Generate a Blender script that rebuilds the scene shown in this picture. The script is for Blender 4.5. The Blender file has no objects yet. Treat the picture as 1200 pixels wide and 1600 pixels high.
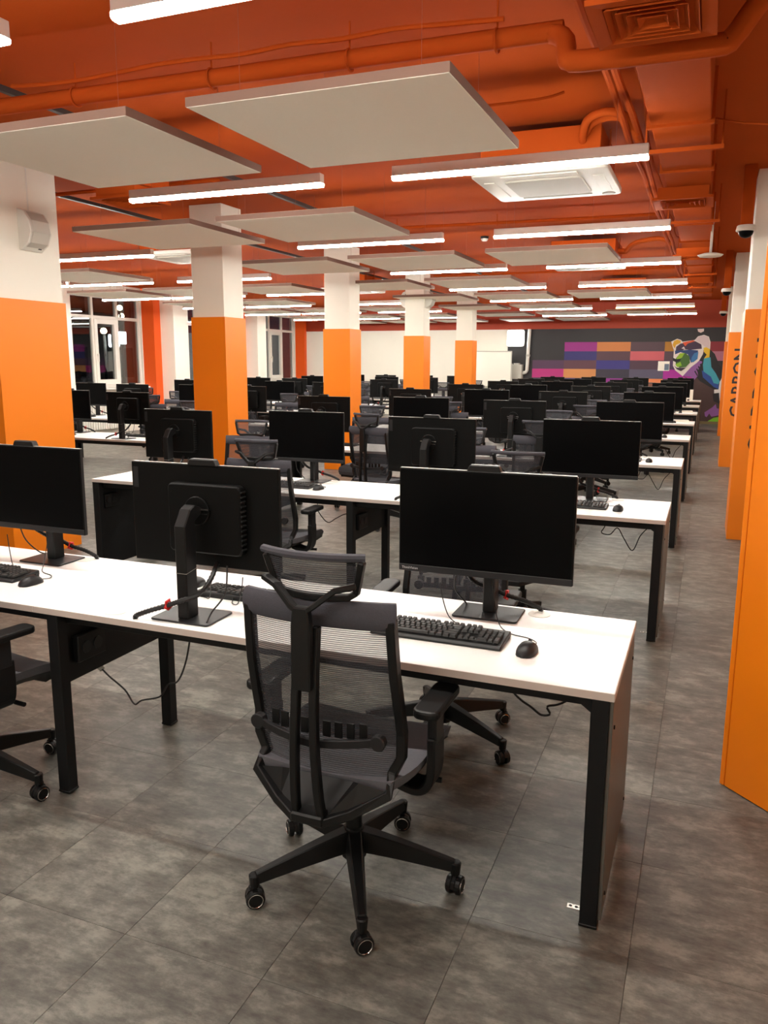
import bpy, bmesh, math, random
from mathutils import Vector, Matrix
random.seed(7)
PI = math.pi
SC = bpy.context.scene
COL = SC.collection

# ------------------------------------------------------------------ camera
def make_camera():
    f, yaw, pitch, roll, h = 1249.95, 0.3823, 0.1857, 0.0047, 1.6328
    fw = Vector((-math.sin(yaw)*math.cos(pitch), math.cos(yaw)*math.cos(pitch), -math.sin(pitch)))
    r = Vector((math.cos(yaw), math.sin(yaw), 0)); u = r.cross(fw)
    r2 = r*math.cos(roll)+u*math.sin(roll); u2 = u*math.cos(roll)-r*math.sin(roll)
    cd = bpy.data.cameras.new('camera'); cd.sensor_fit = 'VERTICAL'; cd.sensor_height = 32.0
    cd.lens = f/1600*32.0; cd.clip_start = 0.05; cd.clip_end = 200
    co = bpy.data.objects.new('camera', cd); COL.objects.link(co)
    m = Matrix((r2, u2, -fw)).transposed().to_4x4(); m.translation = (0, 0, h)
    co.matrix_world = m; SC.camera = co
make_camera()

# ------------------------------------------------------------------ world, exposure
w = bpy.data.worlds.new('night'); SC.world = w; w.use_nodes = True
w.node_tree.nodes['Background'].inputs[0].default_value = (0.010, 0.011, 0.016, 1)
w.node_tree.nodes['Background'].inputs[1].default_value = 0.6
vs = SC.view_settings
SC.display_settings.display_device = 'sRGB'
vs.view_transform = 'Standard'; vs.look = 'None'; vs.gamma = 1.0; vs.use_curve_mapping = False
vs.exposure = 1.75
LAMP = 34.0                      # radiance of the opal lamp covers
SC.cycles.use_denoising = True; SC.cycles.use_adaptive_sampling = True; SC.cycles.adaptive_threshold = .02
SC.cycles.max_bounces = 8; SC.cycles.diffuse_bounces = 5; SC.cycles.transparent_max_bounces = 24

# ------------------------------------------------------------------ materials
def srgb(r, g, b):
    def c(v):
        v /= 255.0
        return v/12.92 if v <= .04045 else ((v+.055)/1.055)**2.4
    return (c(r), c(g), c(b), 1)
def mat(name, col, rough=.5, metal=0, spec=.5, var=0, scale=20, bump=0, bscale=200, coat=0):
    m = bpy.data.materials.new(name); m.use_nodes = True; nt = m.node_tree; b = nt.nodes['Principled BSDF']
    b.inputs['Base Color'].default_value = col; b.inputs['Roughness'].default_value = rough
    b.inputs['Metallic'].default_value = metal; b.inputs['Specular IOR Level'].default_value = spec
    b.inputs['Coat Weight'].default_value = coat
    tc = nt.nodes.new('ShaderNodeTexCoord')
    if var:
        n = nt.nodes.new('ShaderNodeTexNoise'); n.inputs['Scale'].default_value = scale; n.inputs['Detail'].default_value = 4
        nt.links.new(tc.outputs['Object'], n.inputs['Vector'])
        mx = nt.nodes.new('ShaderNodeMix'); mx.data_type = 'RGBA'
        mx.inputs['A'].default_value = tuple(c*(1-var) for c in col[:3])+(1,)
        mx.inputs['B'].default_value = tuple(min(1, c*(1+var)) for c in col[:3])+(1,)
        nt.links.new(n.outputs['Fac'], mx.inputs['Factor']); nt.links.new(mx.outputs['Result'], b.inputs['Base Color'])
    if bump:
        n2 = nt.nodes.new('ShaderNodeTexNoise'); n2.inputs['Scale'].default_value = bscale; n2.inputs['Detail'].default_value = 3
        nt.links.new(tc.outputs['Object'], n2.inputs['Vector'])
        bp = nt.nodes.new('ShaderNodeBump'); bp.inputs['Strength'].default_value = bump; bp.inputs['Distance'].default_value = .002
        nt.links.new(n2.outputs['Fac'], bp.inputs['Height']); nt.links.new(bp.outputs['Normal'], b.inputs['Normal'])
    return m
def emit(name, col, s):
    m = bpy.data.materials.new(name); m.use_nodes = True; nt = m.node_tree
    b = nt.nodes['Principled BSDF']; b.inputs['Base Color'].default_value = (.8, .8, .8, 1)
    b.inputs['Emission Color'].default_value = col; b.inputs['Emission Strength'].default_value = s
    return m
def mesh_fabric(name, col, dens, pitch):
    m = bpy.data.materials.new(name); m.use_nodes = True; nt = m.node_tree; b = nt.nodes['Principled BSDF']
    b.inputs['Base Color'].default_value = col; b.inputs['Roughness'].default_value = .8
    tc = nt.nodes.new('ShaderNodeTexCoord'); wv = nt.nodes.new('ShaderNodeTexWave')
    wv.wave_type = 'BANDS'; wv.bands_direction = 'Z'; wv.inputs['Scale'].default_value = .314/pitch
    nt.links.new(tc.outputs['Object'], wv.inputs['Vector'])
    mr = nt.nodes.new('ShaderNodeMapRange'); mr.inputs['To Min'].default_value = dens-.18; mr.inputs['To Max'].default_value = dens+.18
    nt.links.new(wv.outputs['Fac'], mr.inputs['Value'])
    tr = nt.nodes.new('ShaderNodeBsdfTransparent'); mx = nt.nodes.new('ShaderNodeMixShader')
    nt.links.new(mr.outputs['Result'], mx.inputs['Fac']); nt.links.new(tr.outputs[0], mx.inputs[1])
    nt.links.new(b.outputs[0], mx.inputs[2]); nt.links.new(mx.outputs[0], nt.nodes['Material Output'].inputs['Surface'])
    return m
def glass_mat():
    m = bpy.data.materials.new('window glass'); m.use_nodes = True; nt = m.node_tree
    g = nt.nodes.new('ShaderNodeBsdfGlossy'); g.inputs['Roughness'].default_value = .01
    g.inputs['Color'].default_value = (.9, .95, 1, 1)
    t = nt.nodes.new('ShaderNodeBsdfTransparent'); t.inputs['Color'].default_value = (.75, .78, .78, 1)
    mx = nt.nodes.new('ShaderNodeMixShader'); mx.inputs['Fac'].default_value = .12
    nt.links.new(t.outputs[0], mx.inputs[1]); nt.links.new(g.outputs[0], mx.inputs[2])
    nt.links.new(mx.outputs[0], nt.nodes['Material Output'].inputs['Surface'])
    return m
def tile_mat():
    m = bpy.data.materials.new('concrete look vinyl tile'); m.use_nodes = True; nt = m.node_tree; b = nt.nodes['Principled BSDF']
    ge = nt.nodes.new('ShaderNodeNewGeometry'); oi = nt.nodes.new('ShaderNodeObjectInfo')
    ad = nt.nodes.new('ShaderNodeVectorMath'); ad.operation = 'MULTIPLY_ADD'
    cmb = nt.nodes.new('ShaderNodeCombineXYZ')
    for i in range(3): nt.links.new(oi.outputs['Random'], cmb.inputs[i])
    ad.inputs[1].default_value = (7, 11, 5)
    nt.links.new(cmb.outputs[0], ad.inputs[0]); nt.links.new(ge.outputs['Position'], ad.inputs[2])
    def noise(scale, detail, rough, sx=1, sy=1):
        mp = nt.nodes.new('ShaderNodeMapping'); mp.inputs['Scale'].default_value = (sx, sy, 1)
        n = nt.nodes.new('ShaderNodeTexNoise'); n.inputs['Scale'].default_value = scale
        n.inputs['Detail'].default_value = detail; n.inputs['Roughness'].default_value = rough
        nt.links.new(ad.outputs[0], mp.inputs['Vector']); nt.links.new(mp.outputs[0], n.inputs['Vector']); return n
    n1 = noise(8.5, 10, .74, .75, 1.25); n2 = noise(22, 7, .72, .45, 1.7); n3 = noise(1.7, 3, .5)
    r1 = nt.nodes.new('ShaderNodeValToRGB'); e = r1.color_ramp.elements
    e[0].position = .38; e[0].color = srgb(60, 59, 55); e[1].position = .62; e[1].color = srgb(143, 142, 132)
    k = e.new(.5); k.color = srgb(95, 93, 87)
    nt.links.new(n1.outputs['Fac'], r1.inputs['Fac'])
    r2 = nt.nodes.new('ShaderNodeValToRGB'); e = r2.color_ramp.elements
    e[0].position = .3; e[0].color = srgb(80, 77, 72); e[1].position = .72; e[1].color = srgb(152, 150, 142)
    nt.links.new(n2.outputs['Fac'], r2.inputs['Fac'])
    m1 = nt.nodes.new('ShaderNodeMix'); m1.data_type = 'RGBA'; m1.inputs['Factor'].default_value = .38
    nt.links.new(r1.outputs[0], m1.inputs['A']); nt.links.new(r2.outputs[0], m1.inputs['B'])
    m2 = nt.nodes.new('ShaderNodeMix'); m2.data_type = 'RGBA'; m2.blend_type = 'MULTIPLY'; m2.inputs['Factor'].default_value = .3
    r3 = nt.nodes.new('ShaderNodeValToRGB'); e = r3.color_ramp.elements
    e[0].position = .35; e[0].color = (.62, .62, .60, 1); e[1].position = .65; e[1].color = (1, 1, .97, 1)
    nt.links.new(n3.outputs['Fac'], r3.inputs['Fac'])
    nt.links.new(m1.outputs['Result'], m2.inputs['A']); nt.links.new(r3.outputs[0], m2.inputs['B'])
    nt.links.new(m2.outputs['Result'], b.inputs['Base Color'])
    rr = nt.nodes.new('ShaderNodeMapRange'); rr.inputs['To Min'].default_value = .34; rr.inputs['To Max'].default_value = .52
    nt.links.new(n2.outputs['Fac'], rr.inputs['Value']); nt.links.new(rr.outputs[0], b.inputs['Roughness'])
    b.inputs['Specular IOR Level'].default_value = .35
    return m
M = {
 'tile': tile_mat(), 'joint': mat('floor joint', srgb(70, 65, 60), .8),
 'orange': mat('orange cladding paint', srgb(246, 132, 0), .45, var=.03, scale=2),
 'dorange': mat('deep orange paint', srgb(240, 92, 10), .5, var=.03, scale=2),
 'ceil': mat('ceiling orange paint', srgb(170, 72, 24), .9, spec=.05, var=.05, scale=3, bump=.25, bscale=40),
 'band': mat('red orange wall paint', srgb(165, 52, 14), .6, var=.03, scale=2),
 'white': mat('white wall paint', srgb(240, 236, 224), .6, var=.02, scale=3, bump=.1, bscale=80),
 'black_wall': mat('near black wall paint', srgb(42, 39, 42), .6, var=.08, scale=3),
 'panel_edge': mat('acoustic panel edge', srgb(128, 100, 88), .9, var=.03, scale=40),  # edges coloured darker than the panel fabric
 'panel': mat('acoustic panel fabric', srgb(247, 241, 226), .9, var=.02, scale=60, bump=.2, bscale=300),
 'top': mat('white laminate', srgb(250, 249, 247), .32, var=.01, scale=5),
 'edge': mat('laminate edge band', srgb(205, 192, 184), .5),
 'steel': mat('black powder coated steel', srgb(16, 17, 19), .5, spec=.3, var=.08, scale=30, bump=.1, bscale=600),
 'endp': mat('end panel painted sheen', srgb(92, 88, 82), .38, var=.05, scale=6),  # black panel coloured grey for the light its outer face catches
 'plastic': mat('black plastic', srgb(13, 13, 14), .45, spec=.35, bump=.08, bscale=900),
 'plastic2': mat('dark grey plastic', srgb(30, 30, 32), .4, spec=.35),
 'screen': mat('dark screen', srgb(5, 5, 6), .3, spec=.08),
 'bezel': mat('monitor housing', srgb(9, 9, 9), .5, spec=.14),
 'rim': mat('monitor edge painted glint', srgb(165, 160, 152), .3),  # pale tone paints the rim light along the monitor top
 'fabric': mat('grey seat fabric', srgb(98, 98, 104), .9, var=.12, scale=120, bump=.3, bscale=500),
 'roll': mat('grey blue knitted edge', srgb(70, 70, 78), .85, var=.15, scale=150, bump=.4, bscale=400),
 'meshf': mesh_fabric('black mesh fabric', srgb(58, 58, 64), .72, .006),
 'chrome': mat('chrome', srgb(200, 200, 200), .18, 1),
 'zinc': mat('zinc plate', srgb(190, 188, 180), .35, .8),
 'key': mat('key cap', srgb(42, 42, 42), .5),
 'red': mat('red strap', srgb(225, 40, 35), .6),
 'cable': mat('black cable', srgb(10, 10, 11), .5),
 'alu': mat('lamp housing', srgb(225, 215, 208), .4, .2),
 'lamp': emit('opal lamp cover', (1.0, .975, .89, 1), LAMP),
 'lampw': emit('amber lamp cover', (1.0, .62, .18, 1), LAMP*.28),
 'acw': mat('white appliance plastic', srgb(228, 226, 218), .4),
 'acg': mat('grille plastic', srgb(190, 186, 176), .5),
 'frame': mat('white window frame', srgb(238, 236, 228), .35),
 'glass': glass_mat(), 'dark': mat('dark void', srgb(12, 12, 12), .7),
 'board': mat('whiteboard', srgb(245, 242, 230), .2), 'lite': emit('lightbox', (.9, .97, 1, 1), 9),
 'street': emit('street lamp', (1, .75, .42, 1), 16), 'sign': emit('lit sign', (.9, .95, 1, 1), 5),
 'ink': mat('dark lettering', srgb(45, 35, 40), .5), 'mark': mat('pale lettering', srgb(190, 190, 190), .5),
 'asphalt': mat('asphalt', srgb(50, 50, 52), .9, var=.2), 'facade': mat('night facade', srgb(120, 110, 100), .8, var=.1, scale=.5),
 'track': mat('black track', srgb(40, 26, 22), .5), 'rod': mat('suspension wire', srgb(150, 80, 50), .5),
}
def paint(c):
    k = 'p%d_%d_%d' % c
    if k not in M: M[k] = mat('wall paint '+k, srgb(*c), .6, var=.03, scale=4)
    return M[k]

# ------------------------------------------------------------------ mesh builder
class MB:
    def __init__(s): s.v = []; s.f = []
    def add(s, v, f):
        o = len(s.v); s.v += [tuple(p) for p in v]; s.f += [tuple(i+o for i in q) for q in f]; return s
    def box(s, x0, x1, y0, y1, z0, z1):
        return s.add([(x, y, z) for z in (z0, z1) for y in (y0, y1) for x in (x0, x1)],
                     [(0, 2, 3, 1), (4, 5, 7, 6), (0, 1, 5, 4), (2, 6, 7, 3), (0, 4, 6, 2), (1, 3, 7, 5)])
    def rbox(s, cx, cy, cz, sx, sy, sz, M4=None):
        o = len(s.v); s.box(-sx/2, sx/2, -sy/2, sy/2, -sz/2, sz/2)
        for i in range(o, len(s.v)):
            p = Vector(s.v[i]);  p = (M4 @ p) if M4 else p
            s.v[i] = (p.x+cx, p.y+cy, p.z+cz)
        return s
    def prism(s, poly, ax, a, b):
        n = len(poly)
        def P(p, t): return {'x': (t, p[0], p[1]), 'y': (p[0], t, p[1]), 'z': (p[0], p[1], t)}[ax]
        return s.add([P(p, a) for p in poly]+[P(p, b) for p in poly],
                     [tuple(range(n)), tuple(range(2*n-1, n-1, -1))]+[(i, (i+1) % n, n+(i+1) % n, n+i) for i in range(n)])
    def sweep(s, pts, sec, up=(0, 0, 1), closed=False, caps=True, scale=None):
        pts = [Vector(p) for p in pts]; n = len(pts); k = len(sec); o = len(s.v); up = Vector(up)
        for i, p in enumerate(pts):
            if closed: t = pts[(i+1) % n]-pts[i-1]
            else: t = pts[min(i+1, n-1)]-pts[max(i-1, 0)]
            t.normalize(); a = t.cross(up)
            if a.length < 1e-3: a = t.cross(Vector((1, 0, 0)) if abs(t.x) < .9 else Vector((0, 1, 0)))
            a.normalize(); b = a.cross(t); sc = scale[i] if scale else 1
            for (u, v) in sec: s.v.append(tuple(p+a*u*sc+b*v*sc))
        for i in range(n if closed else n-1):
            j = (i+1) % n
            for q in range(k):
                r = (q+1) % k; s.f.append((o+i*k+q, o+i*k+r, o+j*k+r, o+j*k+q))
        if not closed and caps:
            s.f.append(tuple(o+q for q in range(k))[::-1]); s.f.append(tuple(o+(n-1)*k+q for q in range(k)))
        return s
    def tube(s, pts, r, n=8, up=(0, 0, 1), closed=False, scale=None):
        return s.sweep(pts, [(r*math.cos(2*PI*q/n), r*math.sin(2*PI*q/n)) for q in range(n)], up, closed, True, scale)
    def cyl(s, p0, p1, r0, r1=None, n=16):
        r1 = r0 if r1 is None else r1
        return s.tube([p0, p1], 1, n, scale=[r0, r1])
    def ball(s, c, rx, ry, rz, n=12, m=8, zmin=-1.0):
        o = len(s.v); rows = []
        for i in range(m+1):
            t = zmin+(1-zmin)*i/m; t = max(-1, min(1, t)); rr = math.sqrt(max(0, 1-t*t))
            rows.append([len(s.v)+q for q in range(n)])
            for q in range(n): s.v.append((c[0]+rx*rr*math.cos(2*PI*q/n), c[1]+ry*rr*math.sin(2*PI*q/n), c[2]+rz*t))
        for i in range(m):
            for q in range(n):
                r = (q+1) % n; s.f.append((rows[i][q], rows[i][r], rows[i+1][r], rows[i+1][q]))
        s.f.append(tuple(rows[0][::-1])); s.f.append(tuple(rows[-1])); return s
    def grid(s, fn, nu, nv, th=None):
        o = len(s.v)
        for j in range(nv+1):
            for i in range(nu+1): s.v.append(tuple(fn(i/nu, j/nv)))
        for j in range(nv):
            for i in range(nu):
                a = o+j*(nu+1)+i; s.f.append((a, a+1, a+nu+2, a+nu+1))
        return s
    def mesh(s, name, m, bevel=0, seg=1, smooth=False, fix=True):
        me = bpy.data.meshes.new(name); me.from_pydata(s.v, [], s.f)
        bm = bmesh.new(); bm.from_mesh(me)
        bmesh.ops.remove_doubles(bm, verts=bm.verts, dist=1e-6)
        if fix: bmesh.ops.recalc_face_normals(bm, faces=bm.faces)
        if bevel:
            es = [e for e in bm.edges if len(e.link_faces) == 2 and e.calc_face_angle(0) > .6]
            bmesh.ops.bevel(bm, geom=es, offset=bevel, segments=seg, affect='EDGES', profile=.5, clamp_overlap=True)
        for f in bm.faces: f.smooth = smooth
        if smooth:
            for e in bm.edges:
                if len(e.link_faces) == 2 and e.calc_face_angle(0) > .7: e.smooth = False
        bm.to_mesh(me); bm.free(); me.materials.append(M[m] if isinstance(m, str) else m)
        return me
def spline(pts, n=6):
    P = [Vector(p) for p in pts]; out = []
    for i in range(len(P)-1):
        a = P[max(i-1, 0)]; b = P[i]; c = P[i+1]; d = P[min(i+2, len(P)-1)]
        for k in range(n):
            t = k/n; out.append(.5*((2*b)+(c-a)*t+(2*a-5*b+4*c-d)*t*t+(3*b-a-3*c+d)*t**3))
    out.append(P[-1]); return out
def round_rect(w, d, r, n=4):
    o = []
    for cx, cy, a0 in ((w/2-r, d/2-r, 0), (-w/2+r, d/2-r, PI/2), (-w/2+r, -d/2+r, PI), (w/2-r, -d/2+r, 1.5*PI)):
        for k in range(n+1): o.append((cx+r*math.cos(a0+PI/2*k/n), cy+r*math.sin(a0+PI/2*k/n)))
    return o
def text_mesh(txt, size, m, ext=.0006, align='CENTER', bold=0):
    c = bpy.data.curves.new('lettering', 'FONT'); c.body = txt; c.size = size; c.extrude = ext; c.align_x = align; c.align_y = 'CENTER'
    c.resolution_u = 2; c.offset = bold
    o = bpy.data.objects.new('lettering_source', c); COL.objects.link(o)
    dg = bpy.context.evaluated_depsgraph_get(); me = bpy.data.meshes.new_from_object(o.evaluated_get(dg))
    bpy.data.objects.remove(o); bpy.data.curves.remove(c)
    me.materials.clear(); me.materials.append(M[m]); return me

# ------------------------------------------------------------------ objects
def obj(name, me, parent=None, mtx=None):
    o = bpy.data.objects.new(name, me); COL.objects.link(o)
    if parent: o.parent = parent
    if mtx is not None: o.matrix_local = mtx
    return o
def empty(name, loc, rz=0):
    o = bpy.data.objects.new(name, None); COL.objects.link(o); o.empty_display_size = .1
    o.location = loc; o.rotation_euler = (0, 0, rz); return o
def tag(o, label, cat, group=None):
    o['label'] = label; o['category'] = cat
    if group: o['group'] = group
    return o
def struct(o): o['kind'] = 'structure'; return o
def T(x, y, z, rz=0, rx=0, ry=0): return Matrix.Translation((x, y, z)) @ Matrix.Rotation(rz, 4, 'Z') @ Matrix.Rotation(ry, 4, 'Y') @ Matrix.Rotation(rx, 4, 'X')
# a template is a list of (part name, mesh, matrix or None, [sub-parts])
def place(tpl, name, loc, rz=0):
    root = empty(name, loc, rz)
    for nm, me, mx, subs in tpl:
        p = obj(nm, me, root, mx)
        for n2, m2, x2, _ in subs: obj(n2, m2, p, x2)
    return root
ORD = ['first', 'second', 'third', 'fourth', 'fifth', 'sixth', 'seventh', 'eighth', 'ninth']

# ================================================================== room shell
H_CEIL = 3.30; XL = -12.6; XR = 1.35; YB = 23.7; Y0 = -2.2
# floor: 457 mm vinyl tiles, nearest 300 in view as parts
fl = struct(obj('floor', MB().box(XL, XR, Y0, YB, -.12, -.0035).mesh('floor', 'joint')))
TS = .4535; TYS = .4572
def in_view(x, y):
    yaw = .3823; d = Vector((x, y)); f = Vector((-math.sin(yaw), math.cos(yaw))); r = Vector((math.cos(yaw), math.sin(yaw)))
    z = d.dot(f); 
    return z > 1.2 and abs(d.dot(r)) < z*.53+.35
tiles = []
nx0 = math.floor((XL+.095)/TS); ny0 = math.floor((Y0-2.54)/TYS)
for i in range(nx0, math.ceil((XR+.095)/TS)):
    for j in range(ny0, math.ceil((YB-2.54)/TYS)):
        x = -.095+i*TS; y = 2.54+j*TYS; tiles.append((x, y))
vis = sorted((t for t in tiles if in_view(t[0]+.22, t[1]+.22)), key=lambda t: t[0]**2+t[1]**2)[:300]
vset = set(vis)
g = .0006
tm = MB().box(g, TS-g, g, TYS-g, -.0035, 0).mesh('tile', 'tile', bevel=.0004)
for (x, y) in vis:
    if x > XL and x+TS < XR: obj('tile', tm, fl, T(x, y, 0))
rest = MB()
for (x, y) in tiles:
    if (x, y) in vset and x > XL and x+TS < XR: continue
    a, b = max(x+g, XL), min(x+TS-g, XR); c, d = max(y+g, Y0), min(y+TYS-g, YB)
    if a < b and c < d:
        rest.add([(a, c, 0), (b, c, 0), (b, d, 0), (a, d, 0)], [(0, 1, 2, 3)])
ro = obj('tile_field', rest.mesh('tile_field', 'tile', fix=False), fl); ro['kind'] = 'stuff'

struct(obj('ceiling', MB().box(XL, XR, Y0, YB, H_CEIL, H_CEIL+.15).mesh('ceiling', 'ceil')))
wb = struct(obj('wall_back', MB().box(XL, XR, YB, YB+.2, 0, H_CEIL).mesh('wall_back', 'white')))
struct(obj('wall_right', MB().box(XR, XR+.2, Y0, YB, 0, H_CEIL).mesh('wall_right', 'white')))
struct(obj('wall_front', MB().box(XL, XR, Y0-.2, Y0, 0, H_CEIL).mesh('wall_front', 'white')))
struct(obj('trim_1', MB().box(XL, XR, YB-.03, YB, 2.58, H_CEIL).mesh('band', 'band')))

# left wall with three tall windows
WIN = [(13.4, 15.88), (17.25, 19.7), (21.07, 23.53)]; ZS, ZH = 1.03, 3.06
m = MB(); ys = [Y0]
for a, b in WIN:
    m.box(XL-.2, XL, ys[-1], a, 0, H_CEIL); m.box(XL-.2, XL, a, b, 0, ZS); m.box(XL-.2, XL, a, b, ZH, H_CEIL); ys.append(b)
m.box(XL-.2, XL, ys[-1], YB, 0, H_CEIL)
struct(obj('wall_left', m.mesh('wall_left', 'white')))
for n, (a, b) in enumerate(WIN):
    W = struct(obj('window_%d' % (n+1), MB().box(XL-.12, XL-.05, a, b, ZS, ZS+.07).box(XL-.12, XL-.05, a, b, ZH-.07, ZH)
                   .box(XL-.12, XL-.05, a, a+.07, ZS+.07, ZH-.07).box(XL-.12, XL-.05, b-.07, b, ZS+.07, ZH-.07).mesh('window', 'frame', bevel=.006)))
    t = a+(b-a)*.36; t2 = a+(b-a)*.68; zt = 2.57
    obj('mullion', MB().box(XL-.115, XL-.045, t-.035, t+.035, ZS+.07, ZH-.07).mesh('mullion', 'frame', bevel=.005), W)
    obj('mullion', MB().box(XL-.115, XL-.045, t2-.035, t2+.035, ZS+.07, ZH-.07).mesh('mullion', 'frame', bevel=.005), W)
    for (p, q) in ((a+.07, t-.035), (t+.035, t2-.035), (t2+.035, b-.07)):
        obj('transom', MB().box(XL-.112, XL-.048, p, q, zt-.035, zt+.035).mesh('transom', 'frame', bevel=.005), W)
        obj('pane', MB().box(XL-.09, XL-.082, p, q, ZS+.07, zt-.035).mesh('pane', 'glass'), W)
        obj('pane', MB().box(XL-.09, XL-.082, p, q, zt+.035, ZH-.07).mesh('pane', 'glass'), W)
    sa = MB()
    p, q = t+.035, t2-.035
    sa.box(XL-.1, XL-.03, p, p+.09, ZS+.07, zt-.035).box(XL-.1, XL-.03, q-.09, q, ZS+.07, zt-.035)
    sa.box(XL-.1, XL-.03, p+.09, q-.09, ZS+.07, ZS+.18).box(XL-.1, XL-.03, p+.09, q-.09, zt-.14, zt-.035)
    so = obj('sash', sa.mesh('sash', 'frame', bevel=.006), W)
    obj('handle', MB().box(XL-.03, XL+.01, p+.03, p+.06, 1.72, 1.78).box(XL-.005, XL+.015, p+.035, p+.055, 1.6, 1.76).mesh('handle', 'frame', bevel=.004), so)
    obj('window_sill', MB().box(XL-.05, XL+.16, a-.05, b+.05, ZS-.04, ZS).mesh('window_sill', 'frame', bevel=.006), W)
# piers on the left wall
def pier(name, x1, a, b, mt, n):
    struct(obj(name, MB().box(XL, x1, a, b, 0, H_CEIL).mesh(name, mt)))
k = 2
for (a, b) in ((15.9, 16.15), (19.72, 19.97), (23.55, 23.68)):
    pier('trim_%d' % k, XL+.34, a, b, 'dorange', k); k += 1
for (a, b) in ((16.15, 16.72), (19.97, 20.45), (12.3, 12.83)):
    pier('trim_%d' % k, XL+.72, a, b, 'white', k); k += 1
pier('trim_%d' % k, XL+.34, 12.05, 12.3, 'dorange', k); k += 1

# columns: white shaft with orange cladding to 2.1 m
def column(x0, x1, y0, y1, n, poly=None):
    global k
    if poly is None:
        s = struct(obj('wall_column_%d' % n, MB().box(x0+.015, x1-.015, y0+.015, y1-.015, 0, H_CEIL).mesh('shaft', 'white', bevel=.004)))
        obj('cladding', MB().box(x0, x1, y0, y0+.012, 0, 2.11).box(x0, x1, y1-.012, y1, 0, 2.11).box(x0, x0+.012, y0+.012, y1-.012, 0, 2.11)
            .box(x1-.012, x1, y0+.012, y1-.012, 0, 2.11).box(x0+.012, x1-.012, y0+.012, y1-.012, 2.1, 2.11).mesh('cladding', 'orange'), s)
    return s
COLS = [(-5.92, -5.17, 4.78, 5.53), (-5.44, -5.0, 7.72, 8.15), (-5.44, -5.0, 11.05, 11.46), (-5.40, -5.0, 14.38, 14.76), (-5.40, -5.0, 17.68, 18.06)]
for n, c in enumerate(COLS): column(*c, n+1)
RC = [(.245, .95, 8.07, 8.75), (.215, .95, 13.86, 14.5), (.235, .95, 19.8, 20.45)]
rcs = [column(*c, n+6) for n, c in enumerate(RC)]
# nearest right column, turned cladding with an edge strip
d = Vector((.72, -.69)); nrm = Vector((.69, .72)); c0 = Vector((.148, 3.195))
def pl(a, b): v = c0+d*a+nrm*b; return (v.x, v.y)
s = struct(obj('wall_column_9', MB().prism([pl(.02, .02), pl(.68, .02), pl(.68, .6), pl(.02, .6)], 'z', 0, H_CEIL).mesh('shaft', 'white')))
obj('cladding', MB().prism([pl(.024, 0), pl(.7, 0), pl(.7, .62), pl(0, .62), pl(0, .022), pl(.024, .022)], 'z', .004, 2.1).mesh('cladding', 'orange', bevel=.002), s)
obj('edge_strip', MB().prism([pl(0, -.001), pl(.022, -.001), pl(.022, .02), pl(0, .02)], 'z', .004, 2.1).mesh('edge_strip', 'orange', bevel=.002), s)
# vertical lettering on the right columns
tm_ = text_mesh('CARBON', .27, 'ink', bold=.004)
ws_ = max(v.co.x for v in tm_.vertices)-min(v.co.x for v in tm_.vertices)
tm_.transform(Matrix.Diagonal((1.06/ws_, 1.06/ws_, 1, 1)))
for cobj, (x0, x1, y0, y1) in zip(rcs[:2], RC[:2]):
    mx = Matrix.Translation((.415 if y0 > 10 else .465, y0-.0012, 1.33)) @ Matrix.Rotation(PI/2, 4, 'X') @ Matrix.Rotation(PI/2, 4, 'Z')
    o = obj('lettering', tm_, cobj, mx); o['label'] = 'dark upright CARBON lettering'

# ------------------------------------------------------------------ back wall paint: dark field, colour blocks, bear
YW = YB-.004
MUR = MB().box(-5.62, XR, YB-.006, YB-.0005, 0, 2.58).mesh('painted_field', 'black_wall')
mural = empty('wall_mural', (0, YB, 0)); tag(mural, 'painted mural of colour blocks and a geometric bear on the dark back wall', 'mural')
obj('dark_field', MUR, mural, T(0, -YB, 0))
def wallpoly(name, pts, c, lay, par=mural):
    y = YB-.006-.0012*lay
    return obj(name, MB().prism(pts, 'y', y, y-.001).mesh(name, paint(c)), par, T(0, -YB, 0))
cx = [-5.75, -4.87, -3.96, -3.05, -2.135, -1.234, -.33, .55, 1.34]; rz = [2.207, 1.95, 1.70, 1.455, 1.20, .95, .70]
BL = {(0, 2): (150, 40, 130), (0, 3): (205, 128, 70), (0, 4): (84, 62, 72), (0, 5): (176, 120, 30), (0, 6): (140, 40, 52), (0, 7): (140, 40, 52),
      (1, 2): (52, 46, 110), (1, 3): (88, 60, 70), (1, 4): (205, 96, 104), (1, 5): (84, 62, 72), (1, 7): (178, 112, 132), (1, 6): (178, 112, 132),
      (2, 1): (82, 52, 82), (2, 2): (98, 62, 74), (2, 3): (56, 50, 126), (2, 4): (78, 52, 68), (2, 7): (84, 70, 136), (2, 5): (78, 52, 90),
      (3, 1): (182, 44, 122), (3, 2): (212, 142, 84), (3, 3): (56, 50, 66), (3, 4): (88, 82, 104), (3, 5): (176, 40, 156),
      (4, 1): (60, 50, 70), (4, 2): (56, 50, 110), (4, 3): (150, 50, 150), (4, 4): (235, 140, 88), (4, 5): (80, 60, 70)}
for (r, c), colr in BL.items():
    wallpoly('colour_block', [(cx[c], rz[r+1]), (cx[c+1], rz[r+1]), (cx[c+1], rz[r]), (cx[c], rz[r])], colr, 1)
def wp(a, b):   # traced in a 6x enlargement of the bear; turned into metres on the wall
    return (-1.9408+.0027205*a+.000204*b, 3.1185+.0000308*a-.0028686*b)
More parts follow.
